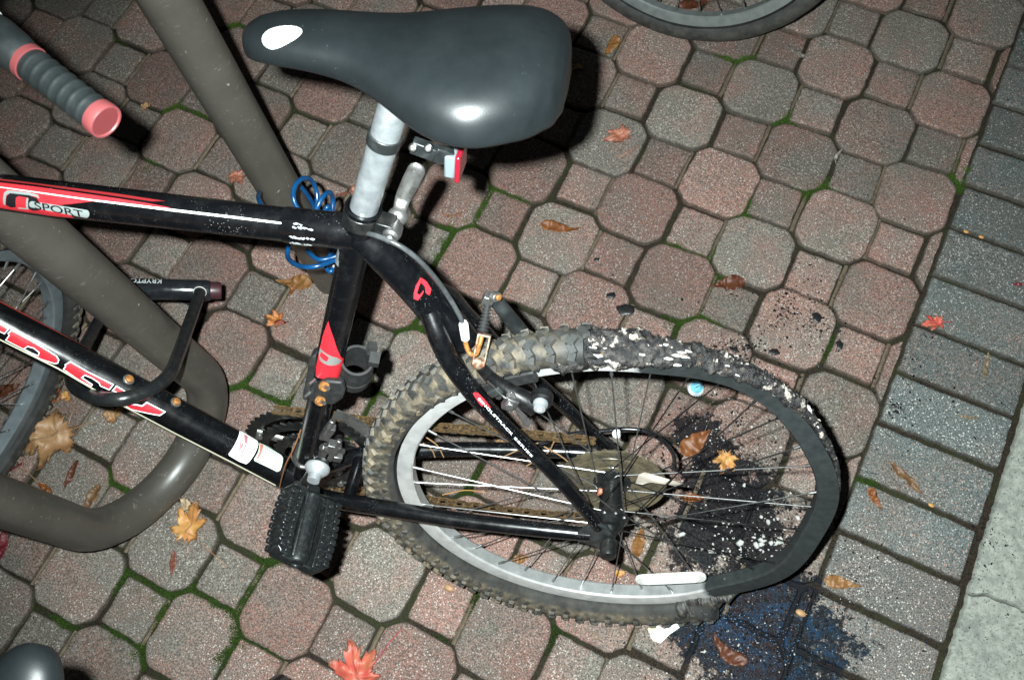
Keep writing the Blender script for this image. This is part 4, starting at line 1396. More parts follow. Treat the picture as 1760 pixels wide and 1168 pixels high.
# silver boss on the end of the left crank, as the flash sees it
bm = bmesh.new()
b0 = Bk(545, 806, .079)
lathe(bm, b0, (0.02, 1, 0.0), [(0.0001, -.006), (.0120, -.006), (.0150, -.0035), (.0153, .000), (.0140, .002), (.0105, .006), (.0078, .008), (.0074, .017), (.0001, .017)], 28)
build('pedal_boss', bm, M_alu, crk)
M_pedal = worn('worn_black_pedal_plastic', (0.0045, 0.0055, 0.006), (0.018, 0.020, 0.020), 0.38, 0, 180, 0.5, 0.75, bump=.35)
def pedal(s0, s1, tilt, nm):
    """spindle from s0 outwards to s1"""
    ax = (s1 - s0).normalized(); L = (s1 - s0).length
    X = Vector((math.cos(tilt), 0, math.sin(tilt))); X = (X - ax * X.dot(ax)).normalized()
    Z = ax.cross(X)
    M_ = Matrix(((ax.x, X.x, Z.x), (ax.y, X.y, Z.y), (ax.z, X.z, Z.z)))
    def q(a, x, z): return s0 + M_ @ Vector((a, x, z))
    bm = bmesh.new()
    tube(bm, [q(0, 0, 0), q(.010, 0, 0), q(.014, 0, 0), q(.080, 0, 0), q(.100, 0, 0)], [.0075, .0085, .0125, .0115, .0100], 18)
    box(bm, q(.056, 0, -.001), .084, .024, .014, M_)
    lathe(bm, q(.100, 0, 0), ax, [(.0125, -.014), (.0128, -.004), (.0115, .002), (.0075, .003), (.006, -.001), (.0001, -.001)], 20)
    body = build(nm, bm, M_pedal, bike, bevel=0.002)
    for sd_ in (1, -1):
        bm = bmesh.new()
        n = 9
        # toothed rail: outline with teeth, wide at the middle
        out = []
        for k in range(n * 4 + 1):
            t = k / (n * 4); a = .012 + .090 * t
            y = .0315 + .004 * math.sin(math.pi * t) + (.0020 if (k % 4) in (1, 2) else -.001)
            out.append((a, y))
        inn = [(.102 - .090 * k / 8, 0.0155 + .002 * math.sin(math.pi * k / 8)) for k in range(9)]
        pts = [q(a, y * sd_, 0) for a, y in out + inn]
        prism(bm, pts, Z, .022)
        for e in (1, -1):
            for k in range(n):
                a = .017 + .0095 * k
                for yy in (.0310,):
                    box(bm, q(a, (yy + .003 * math.sin(math.pi * k / 8)) * sd_, e * .0128), .0066, .0082, .0066, M_)
                box(bm, q(a + .004, .022 * sd_, e * .0120), .0050, .0070, .0040, M_)
        for a in (.016, .098):
            box(bm, q(a, .015 * sd_, 0), .011, .016, .013, M_)
        for v_ in bm.verts: v_.co += noise.noise_vector(v_.co * 150) * 0.0011
        build('pedal_rail', bm, M_pedal, body, angle=30, bevel=0.0010)
    return body
P0 = Bk(540, 836, .088); P1 = Bk(512, 952, .178)
P0.y = .088
pedal(P0, P0 + (P1 - P0).normalized() * .1, R(50), 'pedal')
pedal(CR + Vector((0, -.010, 0)), CR + Vector((0, -.115, 0)), R(20), 'pedal')

# front derailleur
bm = bmesh.new()
for x, y, w, sx, sy, sz in ((563, 742, .012, .012, .010, .030), (572, 768, .012, .018, .012, .020), (556, 776, .012, .008, .012, .028), (580, 785, .010, .012, .010, .012), (545, 790, .012, .012, .008, .010)):
    box(bm, Bk(x, y, w), sx, sy, sz, axes3((1, .2, .4 + .1 * (x % 3)), (0, 1, 0)))
cyl(bm, Bk(560, 745, .018), Bk(572, 722, .010), .0042, seg=12)
cyl(bm, Bk(552, 768, .020), Bk(590, 776, .004), .0045, seg=12)
cyl(bm, Bk(566, 790, .020), Bk(584, 756, .012), .0036, seg=12)
tube(bm, smooth_path([Bk(509, 760, .018), Bk(505, 785, .02), Bk(515, 800, .022), Bk(530, 803, .022)], 4), .0035, 10)
fd = build('front_derailleur', bm, M_steel, bike, bevel=0.001)
bm = bmesh.new()
for w, off in ((-.038, 0), (-.054, 6)):
    path = smooth_path([Bk(575, 710 + off, w), Bk(603, 722 + off, w), Bk(632, 742 + off, w), Bk(655, 760 + off, w), Bk(700, 772 + off, w)], 5)
    tube(bm, path, .0075, 10, ref=Vector((0, 1, 0)), ell=1.0) if False else None
    for k in range(len(path) - 1):
        d = path[k + 1] - path[k]
        box(bm, (path[k] + path[k + 1]) / 2, d.length * 1.02, .0018, .020, axes3(d, (0, 1, 0)))
build('derailleur_cage', bm, M_galv, fd)

# lock bracket on the seat tube
def on_st(x, y, w=0.0):
    P = Bk(x, y, w); s = (P - ST.p0).dot(ST.d); return ST.p0 + ST.d * s
c0 = on_st(575, 662)
ns = Vector((-.30, .52, .70)); ns = (ns - ST.d * ns.dot(ST.d)).normalized()
bm = bmesh.new()
lathe(bm, c0, ST.d, [(.0161, -.020), (.0190, -.0195), (.0195, 0), (.0185, .0175), (.0161, .018)], 30, closed_prof=True)
lb = build('lock_bracket', bm, M_rubber, bike, angle=35)
bm = bmesh.new()
e_b, e_f = Bk(590, 688, .030), Bk(548, 680, .028)
pts = []
cen = Bk(566, 684, .030)
px = [(543, 658), (560, 650), (590, 653), (594, 668), (590, 682), (577, 691), (560, 692), (546, 686), (540, 670)]
prism(bm, [Bk(x, y, .026) for x, y in px], (0, 1, .3), .010)
build('clamp_plate', bm, M_rubber, lb, bevel=0.003)
bm = bmesh.new()
px = [(547, 601), (536, 606), (530, 640), (523, 676), (528, 680), (536, 676), (541, 650), (546, 625)]
prism(bm, [Bk(x, y, .004) for x, y in px], (0, 1, .2), .020)
build('clamp_plate', bm, M_rubber, lb, bevel=0.002)
for x, y in ((556, 663), (549, 688)):
    p = Bk(x, y, .033); q = Bk(x + 9, y + 5, .040)
    bm = bmesh.new(); cyl(bm, p, p + (q - p) * .35, .0062, .0055, 14, 0); cyl(bm, p, q, .0023, .0023, 10, 1)
    build('screw', bm, [M_rust, M_steel], lb)
for x, y in ((541, 652), (533, 674)):
    p = Bk(x, y, .014); bm = bmesh.new(); cyl(bm, p, p + Vector((.004, .010, .002)), .0028, seg=10); build('screw', bm, M_steel, lb)
rc_ = Bk(611, 634, -.014)
rax = (ST.d + Vector((0.0, .28, 0.05))).normalized()
bm = bmesh.new()
lathe(bm, rc_, rax, [(.0165, -.028), (.0200, -.028), (.0208, -.012), (.0192, -.010), (.0192, -.006), (.0208, -.004), (.0208, .012), (.0192, .016), (.0196, .028), (.0165, .028)], 32, closed_prof=True)
box(bm, rc_ + rax * .034 + Vector((-.020, 0, 0)), .012, .012, .014, axes3(rax))
ring_ = build('lock_holder_ring', bm, M_rubber, lb, angle=30)
bm = bmesh.new()
for h in (-.0215, -.004):
    lathe(bm, rc_, rax, [(.0205, h - .0009), (.0213, h), (.0205, h + .0009)], 40, a0=R(200), a1=R(420))
build('tan_band', bm, mat('tan_rubber_band', (0.20, 0.17, 0.125), 0.7), ring_)
bm = bmesh.new(); p = Bk(639, 598, -.02); box(bm, p, .010, .012, .012, axes3((1, .4, .5))); cyl(bm, p, p + Vector((-.008, .006, -.008)), .003, seg=8)
build('screw', bm, M_steel, ring_)

# ---- V brake
def arm(pts, rad, nm, m_, parent=bike, ell=.55):
    bm = bmesh.new(); p = smooth_path(pts, 6)
    tube(bm, p, lerp_list(rad, len(p)), 16, ref=Vector((0, 1, 0)), ell=1.0)
    return build(nm, bm, m_, parent)
M_armblack = worn('satin_black_arm', (0.003, 0.003, 0.0035), (0.010, 0.010, 0.010), 0.34, 0, 120, bump=0.05)
la = arm([Bk(826, 630, .040), Bk(843, 648, .041), Bk(870, 668, .043), Bk(897, 684, .046), Bk(921, 698, .048)], [.0062, .0070, .0078, .0092, .0112, .0120], 'brake_arm', M_armblack)
pv = Bk(928, 699, .062)
bm = bmesh.new()
lathe(bm, pv, (0.05, 1, 0.15), [(.0001, -.018), (.0125, -.018), (.0120, -.008), (.0082, -.006), (.0082, -.002), (.0066, 0), (.0064, .003), (.0035, .0035), (.003, .001), (.0001, .001)], 24, mis=[1, 1, 1, 0, 0, 0, 0, 0, 0])
build('pivot_bolt', bm, [M_alu, M_armblack], la)
bm = bmesh.new()
px = [(870, 676), (880, 672), (887, 680), (892, 702), (905, 716), (914, 724), (908, 733), (898, 729), (893, 714), (882, 700), (872, 690)]
prism(bm, [Bk(x, y, .052) for x, y in px], (0, 1, .3), .004)
build('return_spring_plate', bm, M_galv, la, bevel=0.001)
bm = bmesh.new(); p = Bk(877, 692, .056); box(bm, p, .014, .010, .017, axes3((1, .1, .6), (0, 1, .2)))
cyl(bm, p, p + Vector((0, .008, .002)), .0055, seg=6)
build('cable_clamp_bolt', bm, M_steel, la, bevel=0.0012)
for a_, b2, w in (((838, 655), (872, 684), .050), ((905, 716), (850, 668), .055)):
    bm = bmesh.new(); tube(bm, [Bk(*a_, w), Bk(*b2, w - .003)], .0011, 6); build('spring_wire', bm, M_steel, la)
bm = bmesh.new(); box(bm, Bk(852, 670, .047), .017, .010, .010, axes3((1, 0, -.8), (0, 1, 0))); build('cable_stop', bm, M_plast, la, bevel=0.001)
# brake shoe against the rim
bm = bmesh.new()
sh_a = []
n = 14
for k in range(n + 1):
    a = R(52) + (R(70) - R(52)) * k / n
    sh_a.append((PW(.2865, a, .0215), PW(.2690, a, .0215), PW(.2865, a, .0130), PW(.2690, a, .0130)))
for k in range(n):
    A_, C_ = sh_a[k], sh_a[k + 1]
vv = [[bm.verts.new(p) for p in q] for q in sh_a]
for k in range(n):
    a_, c_ = vv[k], vv[k + 1]
    for i0, i1 in ((0, 1), (1, 3), (3, 2), (2, 0)): bm.faces.new((a_[i0], a_[i1], c_[i1], c_[i0]))
bm.faces.new([vv[0][i] for i in (0, 1, 3, 2)]); bm.faces.new([vv[-1][i] for i in (0, 2, 3, 1)])
bs = build('brake_pad', bm, M_rubber, la, bevel=0.002)
bm = bmesh.new()
px = [(700, 0)]
pr_ = [PW(.2690 - .004 * math.sin(math.pi * k / 8), R(60.5) + R(10.5) * (-1 + 2 * k / 8) * -1, .020) for k in range(9)]
bm.free()
bm = bmesh.new(); tube(bm, [PW(.279, R(61), .020), PW(.279, R(61), .040)], .0035, 10); build('pad_post', bm, M_steel, bs)
# right arm, seen beyond the tyre
ra_ = arm([Bk(848, 512, -.030), Bk(868, 536, -.032), Bk(893, 568, -.036), Bk(918, 604, -.042), Bk(930, 630, -.046)], [.0075, .0085, .0095, .0115, .0135], 'brake_arm', M_plast)
p = Bk(846, 508, -.020)
bm = bmesh.new(); box(bm, Bk(839, 514, -.026), .012, .012, .014, axes3((1, 0, .4), (0, 1, 0))); cyl(bm, p, p + Vector((-.006, .004, .001)), .0062, .0055, 12)
build('cable_anchor', bm, M_galv, ra_, bevel=0.001)
bolt(ra_, Bk(855, 510, -.018), (-.7, .6, .3), .0035, .004)
# rubber bellows over the cable
p0 = Bk(838, 524, -.012); p1 = Bk(829, 572, .016)
bm = bmesh.new(); pf = []
Lb = (p1 - p0).length
for k in range(41):
    s = k / 40; pf.append((.0036 + .0020 * s + .0013 * math.sin(s * 2 * math.pi * 8), s * Lb))
lathe(bm, p0, p1 - p0, pf, 18)
build('cable_boot', bm, M_rubber, ra_)
# noodle link (rusted steel cage) and noodle
n0_, n1_ = Bk(833, 574, .018), Bk(823, 622, .036)
bm = bmesh.new()
M_ = axes3(n1_ - n0_, (0, 1, 0.3))
Ln = (n1_ - n0_).length
for s in (-1, 1): box(bm, (n0_ + n1_) / 2 + M_ @ Vector((0, 0, s * .0062)), Ln, .010, .0022, M_)
box(bm, n0_ + M_ @ Vector((.001, 0, 0)), .0025, .010, .0120, M_)
box(bm, n1_, .006, .011, .014, M_)
sphere(bm, n1_ + M_ @ Vector((.002, 0, 0)), .0082, 0, 2, (1, .8, 1))
build('noodle_link', bm, M_rustlink, la, bevel=0.0008)
bm = bmesh.new()
tube(bm, smooth_path([Bk(798, 568, .020), Bk(801, 592, .024), Bk(808, 607, .028), Bk(818, 608, .030), Bk(824, 592, .026), Bk(828, 578, .02)], 6), .0028, 12)
nd_ = build('noodle', bm, M_rust, la)
bm = bmesh.new(); tube(bm, [Bk(796, 553, .018), Bk(796.5, 556, .018), Bk(800, 581, .022), Bk(800.5, 583, .022)], [.0036, .0050, .0050, .0036], 16); build('ferrule', bm, M_white, nd_)
cb_ = smooth_path([Bk(618, 400, .004), Bk(636, 402, .016), Bk(655, 408, .022), Bk(690, 424, .026), Bk(722, 449, .024), Bk(752, 483, .020), Bk(776, 518, .018), Bk(791, 545, .018), Bk(796, 556, .018)], 6)
bm = bmesh.new(); tube(bm, cb_, .0027, 12)
build('brake_cable', bm, worn('grey_black_cable', (0.03, 0.033, 0.035), (0.06, 0.065, 0.068), 0.22, 0, 60, bump=0, spec=.8), bike)
# rear derailleur cable loop and the derailleur body
bm = bmesh.new()
tube(bm, smooth_path([Bk(880, 768, -.060), Bk(930, 760, -.066), Bk(985, 745, -.070), Bk(1040, 740, -.070), Bk(1075, 737, -.070), Bk(1110, 741, -.070), Bk(1140, 758, -.072), Bk(1157, 780, -.074), Bk(1160, 806, -.076)], 6), .0030, 12)
build('gear_cable', bm, M_black, bike)
bm = bmesh.new()
box(bm, B(.000, -.074, -.045), .030, .016, .050, axes3((1, 0, .3), (0, 1, 0)))
box(bm, B(-.012, -.062, -.090), .018, .010, .080, axes3((1, 0, -.25), (0, 1, 0)))
rd_ = build('rear_derailleur', bm, M_dark, bike, bevel=0.002)
for p_, q_ in ((B(-.005, -.046, -.075), B(-.005, -.056, -.075)), (B(.006, -.042, -.125), B(.006, -.052, -.125))):
    bm = bmesh.new(); cyl(bm, p_, q_, .020, seg=22); build('pulley', bm, M_dark, rd_)
bm = bmesh.new(); cyl(bm, Bk(1060, 745, -.072), Bk(1060, 745, -.060), .006, seg=12); build('hanger_bolt', bm, M_dark, fr)

# ---- fork and the turned front wheel
FW_P = [-0.617, -1.262, 0.321, 1.581, 0.258]
fpsi, flean = FW_P[3], FW_P[4]
f1 = Vector((math.cos(fpsi), math.sin(fpsi), 0))
L0 = Vector((0, 0, 1)).cross(f1)
f3 = Vector((0, 0, 1)) * math.cos(flean) - L0 * math.sin(flean)
f2 = f3.cross(f1)
B3 = BMI.to_3x3()
fc_ = BMI @ Vector((FW_P[0], FW_P[1], FW_P[2] + .004))
F1, F2, F3 = B3 @ f1, B3 @ f2, B3 @ f3
M_tyre_f = M_tyre
fw_, _ = wheel(bike, 'front_wheel', fc_, F1, F2, F3, M_rim_clean, hub_w=(.033, -.033), sp_off=R(4), mud=.3)
crown = B(.862, 0, .318)
bm = bmesh.new()
for s in (1, -1):
    tube(bm, smooth_path([crown + F2 * s * .02 * -1 + Vector((0, 0, .0)), fc_ + F3 * .345 + F2 * s * .046, fc_ + F3 * .20 + F2 * s * .050, fc_ + F2 * s * .052], 5), .0125, 16)
tube(bm, [fc_ + F3 * .345 - F2 * .05, fc_ + F3 * .345 + F2 * .05], .014, 14)
build('fork', bm, M_black, bike)
# stray brown grass stem caught over the bottom bracket
bm = bmesh.new(); tube(bm, smooth_path([Bk(517, 738, .03), Bk(505, 770, .04), Bk(490, 800, .045), Bk(480, 838, .04)], 5), .0009, 6)
tag(build('pine_needle', bm, mat('brown_needle', (0.15, 0.06, 0.022), 0.6), None), 'curved brown pine needle hanging over the bottom bracket shell', 'pine needle', 'pine needles on the bicycle').matrix_world = BM
for k, (lab, pts) in enumerate((('long pale needle lying on the drive-side chainstay below the seat stay lettering', [(860, 790), (900, 772), (925, 764)]), ('needle leaning from the chainstay towards the spoke protector', [(905, 803), (940, 782), (952, 762)]), ('bent needle hooked over the front end of the drive-side chainstay inside the rim', [(722, 760), (742, 775), (748, 788)]), ('short needle beside the bent one inside the rim', [(730, 752), (752, 768), (763, 788)]), ('needle resting on the chain just in front of the spoke protector', [(935, 770), (962, 785), (985, 803)]))):
    bm = bmesh.new()
    tube(bm, smooth_path([Bk(x, y, -.036) + Vector((0, 0, .004)) for x, y in pts], 5), .0009, 6)
    tag(build('pine_needle', bm, mat('tan_needle', (0.22, 0.13, 0.06), 0.6), None), lab, 'pine needle', 'pine needles on the bicycle').matrix_world = BM
# ================================================================== rack, locks, other bicycles
OD = .033
GA, GB = G(572, 480), G(407, 698)
GC = GB * 2 - GA
dAB = (GB - GA); sp = dAB.length; dAB.normalize()
rU = sp / 2
Hr = .80
path = [GA + Vector((0, 0, -.03)), GA + Vector((0, 0, .1)), GA + Vector((0, 0, Hr))]
mAB = (GA + GB) / 2
for k in range(1, 16):
    t = math.pi * k / 16
    path.append(mAB - dAB * rU * math.cos(t) + Vector((0, 0, Hr + rU * math.sin(t))))
path += [GB + Vector((0, 0, Hr)), GB + Vector((0, 0, .4)), GB + Vector((0, 0, .033 + rU))]
mBC = (GB + GC) / 2
for k in range(1, 24):
    t = math.pi * k / 24
    path.append(mBC - dAB * rU * math.cos(t) + Vector((0, 0, .032 + rU - rU * math.sin(t))))
path += [GC + Vector((0, 0, .032 + rU)), GC + Vector((0, 0, .4)), GC + Vector((0, 0, Hr))]
GD = GC + dAB * sp; mCD = (GC + GD) / 2
for k in range(1, 16):
    t = math.pi * k / 16
    path.append(mCD - dAB * rU * math.cos(t) + Vector((0, 0, Hr + rU * math.sin(t))))
path += [GD + Vector((0, 0, Hr)), GD + Vector((0, 0, -.03))]
rk = bpy.data.objects.new('bike_rack', None); col.objects.link(rk); rk.location = (GB.x, GB.y, 0)
tag(rk, 'brown-grey wave-shaped pipe rack that the burnt bicycle is locked to', 'bike rack')
bm = bmesh.new()
tube(bm, [p - Vector((GB.x, GB.y, 0)) for p in path], OD, 32)
build('pipe', bm, M_rack, rk)

# U lock round the down tube and the middle post of the rack
def bike_thing(nm, label, cat, base):
    o = bpy.data.objects.new(nm, None); col.objects.link(o); o.location = base
    return tag(o, label, cat)
ub = G(200, 690, .50)
cR, cLf = G(352, 499, .275), G(236, 492, .20)
ul = bike_thing('u_lock', 'black U-lock hooked round the down tube and the rack post', 'bike lock', cR)
def rel(P): return Vector(P) - cR
rt_ = RCW.transposed() @ Vector((1, -0.02, 0)); dv_ = ray(364, 500)
ax = (rt_ - dv_ * rt_.dot(dv_)).normalized()
cR_ = G(364, 499, .245); cL_ = cR_ - ax * .165
bm = bmesh.new()
lathe(bm, rel(cL_), ax, [(.0001, 0), (.014, 0), (.0165, .002), (.0165, .040), (.0160, .0405), (.0160, .0415), (.0165, .042), (.0165, .158), (.0150, .163), (.0001, .165)], 32)
lk = build('crossbar', bm, worn('glossy_black_vinyl', (0.008, 0.009, 0.011), (0.014, 0.015, 0.017), 0.2, 0, 60, bump=0.03), ul, angle=45)
bm = bmesh.new(); lathe(bm, rel(cR_), ax, [(.0138, -.004), (.0138, .012), (.0125, .0145), (.0001, .0145)], 28)
build('end_cap', bm, mat('maroon_black_cap', (0.035, 0.012, 0.016), 0.4), lk)
sp_pts = [G(344, 500, .262), G(338, 520, .283), G(322, 565, .335), G(306, 610, .39), G(293, 640, .43), G(268, 664, .465), G(235, 679, .485), G(195, 686, .495), G(155, 680, .48), G(128, 664, .44), G(124, 640, .39), G(140, 605, .34), G(165, 560, .27), G(192, 510, .225)]
bm = bmesh.new()
tube(bm, [rel(p) for p in smooth_path(sp_pts, 7)], .0088, 20)
shk = build('shackle', bm, worn('satin_black_vinyl', (0.008, 0.009, 0.010), (0.016, 0.016, 0.016), 0.3, 0, 60, bump=0.05), ul)
bm = bmesh.new()
lathe(bm, rel(G(343.5, 502, .265)), G(338, 520, .283) - G(344, 500, .262), [(.0092, -.001), (.0102, 0), (.0092, .001)], 24)
build('shackle_collar', bm, mat('pale_grey_seal', (0.35, 0.35, 0.33), .5), shk)
# lettering along the far upper edge of the crossbar, upside down for the camera
class WT(Tube):
    pass
v2, f2 = text2d('KRYPTONITE', 1.0, 0.012)
wmax = max(x for x, y in v2); hmax = max(y for x, y in v2)
bm = bmesh.new()
e1, e2 = frame_of(ax, Vector((0, 0, 1)))
vc = (CAM_C - cR_).normalized(); vc = (vc - ax * vc.dot(ax)).normalized()
up = ax.cross(vc)
if (RCW @ up).y < 0: up = -up
tb = bmesh.new(); vv = [tb.verts.new((x / wmax * .072, y / hmax * .0105, 0)) for x, y in v2]
for f in f2:
    try: tb.faces.new([vv[i] for i in f])
    except ValueError: pass
yy = .0015
while yy < .011:
    bmesh.ops.bisect_plane(tb, geom=tb.verts[:] + tb.edges[:] + tb.faces[:], plane_co=(0, yy, 0), plane_no=(0, 1, 0)); yy += .0015
tb.verts.index_update(); nv = []
for q in tb.verts:
    s = .092 + (-q.co.x)           # runs towards the far left: first letter nearest the right end
    th = R(70) - q.co.y / .0165              # feet at the far edge, heads towards the viewer
    d = vc * math.cos(th) + up * math.sin(th)
    nv.append(bm.verts.new(rel(cL_ + ax * (s + .0) + d * .01675)))
for f in tb.faces: bm.faces.new([nv[q.index] for q in f.verts])
tb.free()
build('lettering', bm, mat('grey_print', (0.34, 0.36, 0.36), .5), lk)

# blue cable coiled on the rack post under the top tube
bm = bmesh.new()
cz = .42
base = G(530, 400, cz)
def gz(x, y, z): return G(x, y, z) - base
loops = [
 [(468, 366, .46), (452, 355, .45), (444, 340, .43), (446, 331, .40)],
 [(600, 382, .44), (590, 374, .45), (580, 378, .46), (560, 384, .46), (530, 372, .46), (512, 358, .47), (504, 338, .48), (508, 318, .48), (520, 307, .47), (534, 309, .45), (543, 325, .43), (545, 345, .42), (541, 362, .41), (536, 385, .41), (535, 410, .40)],
 [(518, 322, .40), (528, 335, .41), (538, 352, .42), (543, 372, .43), (545, 395, .43), (540, 420, .42)],
 [(536, 392, .45), (540, 372, .46), (548, 350, .47), (558, 335, .47), (567, 331, .46), (572, 342, .44), (571, 360, .43), (567, 380, .42), (560, 410, .41)],
 [(552, 400, .43), (555, 372, .44), (562, 356, .45), (566, 362, .44), (560, 390, .43), (556, 412, .42)],
 [(500, 405, .42), (494, 435, .42), (499, 448, .43), (512, 456, .44), (530, 459, .45), (550, 456, .45), (570, 449, .44), (590, 442, .43), (604, 430, .42)],
 [(528, 430, .40), (545, 445, .41), (565, 444, .41), (585, 436, .41), (600, 420, .41)],
 [(575, 420, .40), (563, 450, .38), (562, 462, .37), (569, 466, .37), (574, 455, .37), (580, 440, .38)]]
for L in loops: tube(bm, smooth_path([gz(*p) for p in L], 8), .0034, 12)
cable = build('cable_lock', bm, M_blue, None)
cable.location = base
tag(cable, 'blue vinyl-covered cable coiled round the rack post behind the top tube', 'cable lock')
bm = bmesh.new()
tube(bm, smooth_path([gz(578, 446, .37), gz(573, 458, .37), gz(577, 472, .36), gz(583, 482, .35), gz(590, 470, .355), gz(590, 450, .36)], 6), .0032, 10)
build('steel_loop', bm, M_steel, cable)

# second bicycle beyond: only the bottom of a wheel is in view
P2 = [-0.009, 0.048, 3.125, 0.238]
def bikemat(px_, py_, psi, phi):
    F_ = Vector((math.cos(psi), math.sin(psi), 0)); l0 = Vector((0, 0, 1)).cross(F_)
    V_ = Vector((0, 0, 1)) * math.cos(phi) - l0 * math.sin(phi); L_ = V_.cross(F_)
    return Matrix(((F_.x, L_.x, V_.x, px_), (F_.y, L_.y, V_.y, py_), (F_.z, L_.z, V_.z, 0), (0, 0, 0, 1)))
b2 = empty('bicycle', bikemat(*P2))
tag(b2, 'second bicycle at the top edge, only its dull grey wheel in view', 'bicycle')
wheel(b2, 'wheel', (0, 0, .331), (1, 0, 0), (0, 1, 0), (0, 0, 1), M_rim_dull, mud=.15, tread=False, tw=.017, tr=.327, hub_w=(.033, -.033), sp_off=R(-1), spoke_mat=M_galv)
bm = bmesh.new()
for s in (1, -1):
    tube(bm, smooth_path([(0, s * .052, .331), (.05, s * .05, .50), (.16, s * .03, .80)], 4), .010, 14)
build('fork', bm, M_black, b2)

# third bicycle: the grey nose of its saddle at the bottom left corner
S3 = G(18, 1168, .86)
b3 = bpy.data.objects.new('bicycle', None); col.objects.link(b3); b3.location = (S3.x, S3.y, 0)
tag(b3, 'third bicycle at the bottom-left corner, only its grey saddle nose in view', 'bicycle')
dn = (G(30, 1100, .86) - G(-10, 1240, .86)); dn.z = 0; dn.normalize()
ln = Vector((-dn.y, dn.x, 0))
tip = G(38, 1100, .86) - Vector((S3.x, S3.y, 0))
bm = bmesh.new(); rings = []
for s, hw, dr in ((0.0005, .006, .012), (.003, .013, .018), (.008, .0195, .022), (.018, .026, .026), (.04, .031, .03), (.08, .036, .032), (.12, .048, .038), (.16, .066, .045), (.20, .078, .05), (.24, .074, .048), (.262, .05, .04), (.268, .02, .03)):
    ring = []
    for k in range(25):
        a = -math.pi / 2 + math.pi * k / 24
        c_ = tip - dn * s + ln * math.sin(a) * hw + Vector((0, 0, -dr * (1 - max(0.0, math.cos(a)) ** .62) - (.012 * max(0, 1 - s / .018) ** 2)))
        ring.append(bm.verts.new(c_))
    rings.append(ring)
for r0, r1 in zip(rings, rings[1:]):
    for k in range(24): bm.faces.new((r0[k], r0[k + 1], r1[k + 1], r1[k]))
    bm.faces.new((r0[24], r0[0], r1[0], r1[24]))
bm.faces.new(rings[0]); bm.faces.new(rings[-1][::-1])
s3 = build('saddle', bm, M_saddle, b3, angle=70)
s3.modifiers.new('sub', 'SUBSURF').render_levels = 1
bm = bmesh.new(); tube(bm, [tip - dn * .14 + Vector((0, 0, -.03)), tip - dn * .12 + Vector((0, 0, -.22))], .0135, 20); build('seat_post', bm, M_alu, b3)
bm = bmesh.new(); tube(bm, [tip - dn * .12 + Vector((0, 0, -.20)), tip - dn * .02 + Vector((0, 0, -.60))], .016, 20); build('seat_tube', bm, M_black, b3)
# ================================================================== leaves
def leafmat(name, c1, c2, rough=.5):
    m = mat(name, c1, rough, 0, .4); t = NT(m)
    c = t.mix(t.ramp(t.noise(45, 4), [(0.35, 0.0), (0.68, 1.0)]), c1, c2)
    c = t.mix(t.ramp(t.noise(160, 4, .7), [(0.6, 0.0), (0.72, .6)]), c, tuple(x * .35 for x in c1))
    v = t.attr('vein').outputs['Fac']
    c = t.mix(t.math('MULTIPLY', v, .75), c, tuple(x * .40 for x in c1))
    e_ = t.math('ADD', t.attr('rim').outputs['Fac'], t.math('MULTIPLY_ADD', t.noise(130, 4), 1.1, -.55))
    c = t.mix(t.ramp(e_, [(0.55, 0.0), (0.9, .8)]), c, tuple(x * .30 for x in c2))
    t.color(c); t.bump(t.noise(220, 4), .35, .0008)
    return m
LM = {
 'tan': leafmat('dry_tan_leaf', (0.302, 0.180, 0.086), (0.216, 0.108, 0.047)),
 'pale': leafmat('pale_dry_leaf', (0.360, 0.274, 0.180), (0.274, 0.187, 0.108)),
 'gold': leafmat('golden_leaf', (0.396, 0.216, 0.065), (0.346, 0.144, 0.043)),
 'orange': leafmat('orange_leaf', (0.374, 0.144, 0.036), (0.259, 0.079, 0.022)),
 'brown': leafmat('red_brown_leaf', (0.194, 0.061, 0.025), (0.137, 0.040, 0.018)),
 'red': leafmat('red_orange_leaf', (0.40, 0.055, 0.045), (0.36, 0.13, 0.07)),
 'pink': leafmat('salmon_leaf', (0.317, 0.122, 0.072), (0.259, 0.086, 0.058)),
 'crimson': leafmat('crimson_leaf', (0.302, 0.036, 0.043), (0.202, 0.022, 0.036)),
 'white': leafmat('bleached_leaf', (0.396, 0.360, 0.310), (0.302, 0.259, 0.216)),
}
lr = random.Random(21)
